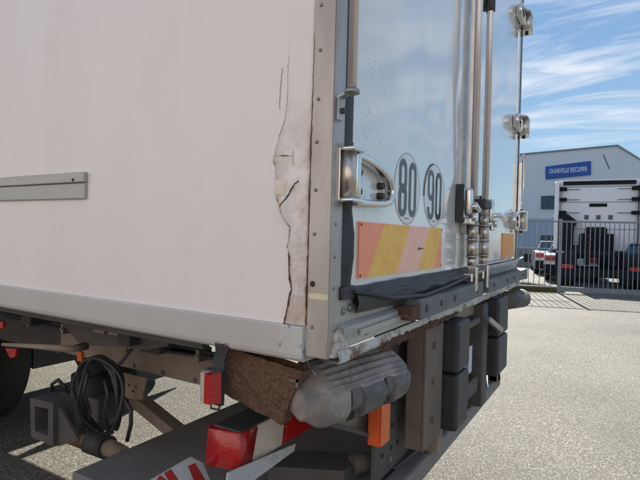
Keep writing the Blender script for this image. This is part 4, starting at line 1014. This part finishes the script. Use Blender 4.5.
# --- parked tractor seen from behind
TC = at(597, 242, 18.0); TC.z = 0
az = math.atan2(TC.y-CAM.y, TC.x-CAM.x)+R(2)
tr = empty('tractor_unit', TC, 'white tractor unit seen from behind through the bars of the gate', 'truck')
TT = Matrix.Translation(TC) @ Matrix.Rotation(az-R(90), 4, 'Z')   # local x right, y away, z up
def tb(x0, x1, y0, y1, z0, z1, m_, name, bev=.0, par=None, root=tr, T=None):
    b = MB().m(m_); b.box(x0, x1, y0, y1, z0, z1, bev, T=T or TT); return b.build(name, par or root)
ZC = 3.72
cab = tb(-1.25, 1.25, .0, 2.1, 1.0, ZC-.25, CABW, 'cab', .11)
tb(-1.42, -1.27, -.35, .8, 1.15, ZC-.1, CABW, 'side_fairing', .03); tb(1.27, 1.42, -.35, .8, 1.15, ZC-.1, CABW, 'side_fairing', .03)
b = MB().m(CABW); b.prism([TT @ Vector(p) for p in [(-1.25, .05, ZC-.25), (-1.30, .05, ZC), (1.30, .05, ZC), (1.25, .05, ZC-.25)]], TT.to_3x3() @ Vector((0, 1.5, 0))); b.build('roof_spoiler', tr)
tb(-1.15, 1.15, -.02, .045, ZC-.20, ZC-.06, CABD, 'spoiler_recess')
tb(-.28, .28, -.02, .0, 2.72, 2.84, CABD, 'model_badge', .0)
tb(-1.2, 1.2, -.008, .0, 2.88, 2.90, FRAME, 'seam')
tb(-1.2, 1.2, -.008, .0, 1.9, 1.92, FRAME, 'seam')
for x in (-.36, .02, .40): tb(x-.07, x+.07, -.015, .0, 2.26, 2.42, FRAME, 'vent')
for z in (3.36, 2.98, 2.50):
    for s_ in (-1, 1):
        tb(*sorted((s_*1.02, s_*1.30)), -.16, -.02, z-.06, z+.07, CABD, 'fairing_bracket', .02); tb(*sorted((s_*.6, s_*1.02)), -.04, -.012, z-.008, z+.008, CABD, 'stay')
b = MB().m(CABD); b.prism([TT @ Vector(p) for p in [(-1.25, -.4, 1.0), (-1.25, -.4, 2.45), (-.95, -.4, 2.42), (-.62, -.4, 2.15), (-.75, -.4, 1.95), (-.78, -.4, 1.0)]], TT.to_3x3() @ Vector((0, .36, 0))); b.build('exhaust_stack', tr)
b = MB().m(CHROME); b.cyl(TT @ Vector((-1.36, -.1, 2.3)), TT @ Vector((-1.36, -.1, 2.42)), .09, n=16); b.build('beacon', tr)
tb(-1.42, -1.28, -.12, .02, 1.85, 2.2, CABW, 'mirror', .03)
# chassis, fifth wheel, arches, wheels
tb(-.42, -.30, -3.2, .3, .72, .98, CABD, 'chassis_rail'); tb(.30, .42, -3.2, .3, .72, .98, CABD, 'chassis_rail')
b = MB().m(CABD); b.prism([TT @ Vector(p) for p in [(-.5, -2.5, 1.02), (.5, -2.5, 1.02), (.5, -1.6, 1.02), (-.5, -1.6, 1.02)]], (0, 0, .1)); b.build('coupling_plate', tr)
tb(-.58, .52, -.35, -.03, .9, 1.75, CABD, 'line_rack', .05); tb(-.40, .30, -.32, -.04, 1.7, 1.98, CABD, 'line_rack', .08)
for k, x in enumerate((-.25, -.05, .15)):
    b = MB().m(HOSE if k == 0 else CABD); pa = []
    for i in range(90): a = i*.7; pa.append(TT @ Vector((x+.05*math.cos(a), -.42+.05*math.sin(a)-.1*math.sin(i/90*3.14), 1.75-.7*math.sin(i/90*3.14)))) if True else 0
    b.tube(pa, .012, 6); b.build('coiled_line', tr)
for x0_ in (-1.25, -.93, .65, .97):
    n = 36; b = MB().m(TYRE); old = set(b.bm.faces); x1_ = x0_+.28; r_ = .50
    rg = [[b.bm.verts.new(TT @ Vector((x, -2.1+rr*math.cos(2*math.pi*k/n), .5+rr*math.sin(2*math.pi*k/n)))) for k in range(n)] for x, rr in [(x0_, .3), (x0_, .46), (x0_+.04, .5), (x1_-.04, .5), (x1_, .46), (x1_, .3)]]
    for a, c in zip(rg, rg[1:]+rg[:1]):
        for k in range(n): b.bm.faces.new((a[k], a[(k+1) % n], c[(k+1) % n], c[k]))
    b._fin(old, True); b.build('wheel', tr)
for s_ in (-1, 1):
    b = MB().m(CABD); pa = [(math.cos(a)*.60, math.sin(a)*.60) for a in [R(15+150*i/12) for i in range(13)]]; pi = [(p[0]*.95, p[1]*.95) for p in pa][::-1]
    b.prism([TT @ Vector((s_*.63 if s_ > 0 else -1.27, -2.1+p[0], .52+p[1])) for p in pa+pi], TT.to_3x3() @ Vector((.64, 0, 0))); b.build('mudguard', tr)
tb(-1.2, 1.2, -3.28, -3.2, .36, .62, CABD, 'rear_bar', .01); tb(-1.2, 1.2, -.9, -.84, .22, 1.0, CABD, 'added_shade_panel', .01)  # dark panel added to stand for the shade under the tractor
for x in (-1.05, .75): tb(x, x+.32, -3.31, -3.26, .60, .72, TLAMP, 'tail_lamp', .01)
tb(-1.22, -.45, -.9, -.05, .45, 1.15, CABD, 'side_tank', .06); tb(.45, 1.22, -.9, -.05, .45, 1.15, CABD, 'side_tank', .06)
for x0_ in (-1.22, .94):
    b = MB().m(TYRE); b.cyl(TT @ Vector((x0_, 1.2, .5)), TT @ Vector((x0_+.28, 1.2, .5)), .5, n=36); b.build('wheel', tr)

# --- cars seen from behind
def car(P0, azc, paint, lab, roofpaint=None):
    P0 = Vector(P0); P0.z = 0; root = empty('parked_car', P0, lab, 'car', 'cars parked behind the fence')
    T = Matrix.Translation(P0) @ Matrix.Rotation(azc-R(90), 4, 'Z')   # rear at y=0, front at +y
    # body from profile (y, z)
    lowp = [(.0, .30), (-.06, .42), (-.05, .62), (.0, .95), (.12, 1.0), (.62, 1.02), (2.6, .98), (3.9, .82), (4.25, .62), (4.28, .32), (4.2, .24), (.1, .24)]
    hs = [.72, .80, .84, .86]
    b = MB().m(paint); old = set(b.bm.faces)
    xs = [-.87, -.82, -.6, 0, .6, .82, .87]; sc_ = [(.90, .97), (.98, .995), (1, 1), (1, 1), (1, 1), (.98, .995), (.90, .97)]
    rg = []
    for x, (k1, k2) in zip(xs, sc_): rg.append([b.bm.verts.new(T @ Vector((x, 2.1+(y-2.1)*(1-(abs(x)/.87)**4*.03), .24+(z-.24)*k2))) for y, z in lowp])
    n = len(lowp)
    for a, c in zip(rg, rg[1:]):
        for k in range(n): b.bm.faces.new((a[k], a[(k+1) % n], c[(k+1) % n], c[k]))
    b.bm.faces.new(rg[0]); b.bm.faces.new(rg[-1][::-1]); b._fin(old, False); b.build('body', root)
    gl = [(.50, 1.01), (.95, 1.37), (2.1, 1.41), (2.95, .99)]
    def cabp(ins, m_, nm, dz=0, lo=0):
        b = MB().m(m_); old = set(b.bm.faces); A = []
        for s_ in (-1, 1): A.append([b.bm.verts.new(T @ Vector((s_*(.80 if z < 1.1 else .62)*ins, y, z+dz))) for y, z in gl])
        for k in range(4): b.bm.faces.new((A[0][k], A[0][(k+1) % 4], A[1][(k+1) % 4], A[1][k]))
        b.bm.faces.new(A[0]); b.bm.faces.new(A[1][::-1]); b._fin(old); return b.build(nm, root)
    cabp(1, GLASS, 'windows')
    b = MB().m(roofpaint or paint); b.box(-.61, .61, .93, 2.12, 1.385, 1.435, .02, T=T); b.build('roof', root)
    for s_ in (-1, 1):
        b = MB().m(paint); b.prism([T @ Vector(p) for p in [(s_*.81, .46, 1.0), (s_*.81, .60, 1.0), (s_*.63, 1.0, 1.41), (s_*.63, .90, 1.40)]], T.to_3x3() @ Vector((-.05*s_, 0, 0))); b.build('pillar', root)
        b = MB().m(TLAMP); b.box(*sorted((s_*.42, s_*.84)), -.065, .12, .74, .90, .015, T=T); b.build('tail_lamp', root)
        for y in (.75, 3.45):
            b = MB().m(TYRE); b.cyl(T @ Vector((s_*.68, y, .31)), T @ Vector((s_*.885, y, .31)), .31, n=28); wv = b.build('wheel', root)
            b = MB().m(RIM); b.cyl(T @ Vector((s_*.84, y, .31)), T @ Vector((s_*.892, y, .31)), .19, n=20); b.build('rim', wv)
    b = MB().m(CABD); b.box(-.86, .86, -.10, .1, .26, .60, .03, T=T); b.build('bumper', root)
    b = MB().m(WHITEP); b.box(-.26, .26, -.085, -.055, .62, .73, .0, T=T); b.build('number_plate', root)
    return root
pc = at(571, 242, 17.6); azc = math.atan2(pc.y-CAM.y, pc.x-CAM.x)
car(pc, azc-R(3), CARW, 'silver saloon car parked left of the white tractor, its boot in the sun', CARW)
pc = at(558, 242, 21.0); car(pc, azc+R(6), CARW, 'pale car farther back, half hidden behind the silver saloon')
pc = at(652, 242, 15.8); car(pc, math.atan2(pc.y-CAM.y, pc.x-CAM.x), CARD, 'dark car at the right end, right of the white tractor')

# --- unseen sunlit hall added behind the photographer for its bounce light (its wall shows in the truck's rods and lights its flank)
REND = mat('beige_render', (.47, .415, .38), .85, c2=(.43, .375, .345), vs=.8, bump=.2, bs=20)
hall = empty('added_bounce_hall', (-9.2, 3, 0), 'unseen beige hall added across the yard to bounce light onto the box truck', 'building')
b = MB().m(REND); b.box(-24, -9.2, -16, 22, .45, 8.2); b.build('wall', hall)
b = MB().m(WALLC); b.box(-24.05, -9.15, -16.05, 22.05, 0, .448); b.box(-24.1, -9.05, -16.1, 22.1, 8.203, 8.4); b.build('plinth_and_coping', hall)['kind'] = 'stuff'
for y in range(-13, 21, 4):
    b = MB().m(FRAME); b.box(-9.198, -9.12, y, y+1.5, 1.1, 2.2); wn = b.build('window', hall); b = MB().m(GLASS); b.box(-9.119, -9.10, y+.08, y+1.42, 1.18, 2.12); b.build('pane', wn)

# --- weeds at the fence foot
GRASS = mat('dry_weeds', (.10, .105, .04), .9, c2=(.16, .13, .07), var=1, vs=20, bump=0)
b = MB().m(GRASS)
def tuft(c, n, h, rad):
    for i in range(n):
        a = random.uniform(0, 6.28); r_ = rad*math.sqrt(random.random()); p = Vector((c.x, c.y, 0))+FD*(r_*math.cos(a)*2.2)+FN*(r_*math.sin(a))
        hh = h*random.uniform(.4, 1)*(1-.5*r_/rad); t_ = Vector((random.uniform(-.5, .5), random.uniform(-.5, .5), 0))*hh; w_ = Vector((random.uniform(-1, 1), random.uniform(-1, 1), 0)).normalized()*.006
        v = [b.bm.verts.new(p-w_), b.bm.verts.new(p+w_), b.bm.verts.new(p+w_*.6+t_*.4+Vector((0, 0, hh*.6))), b.bm.verts.new(p+t_+Vector((0, 0, hh)))]
        b.bm.faces.new((v[0], v[1], v[2])); b.bm.faces.new((v[0], v[2], v[3]))
tuft(pz(522, 289.5), 3000, .30, .45); tuft(pz(536, 291.0), 1500, .20, .35); tuft(pz(500, 288), 2500, .28, .5); tuft(pz(551, 291), 160, .2, .07)
wd = b.build('weeds', None, normals=False); wd['kind'] = 'stuff'; tag(wd, 'dry grass and weeds along the foot of the fence beside the truck', 'weeds')
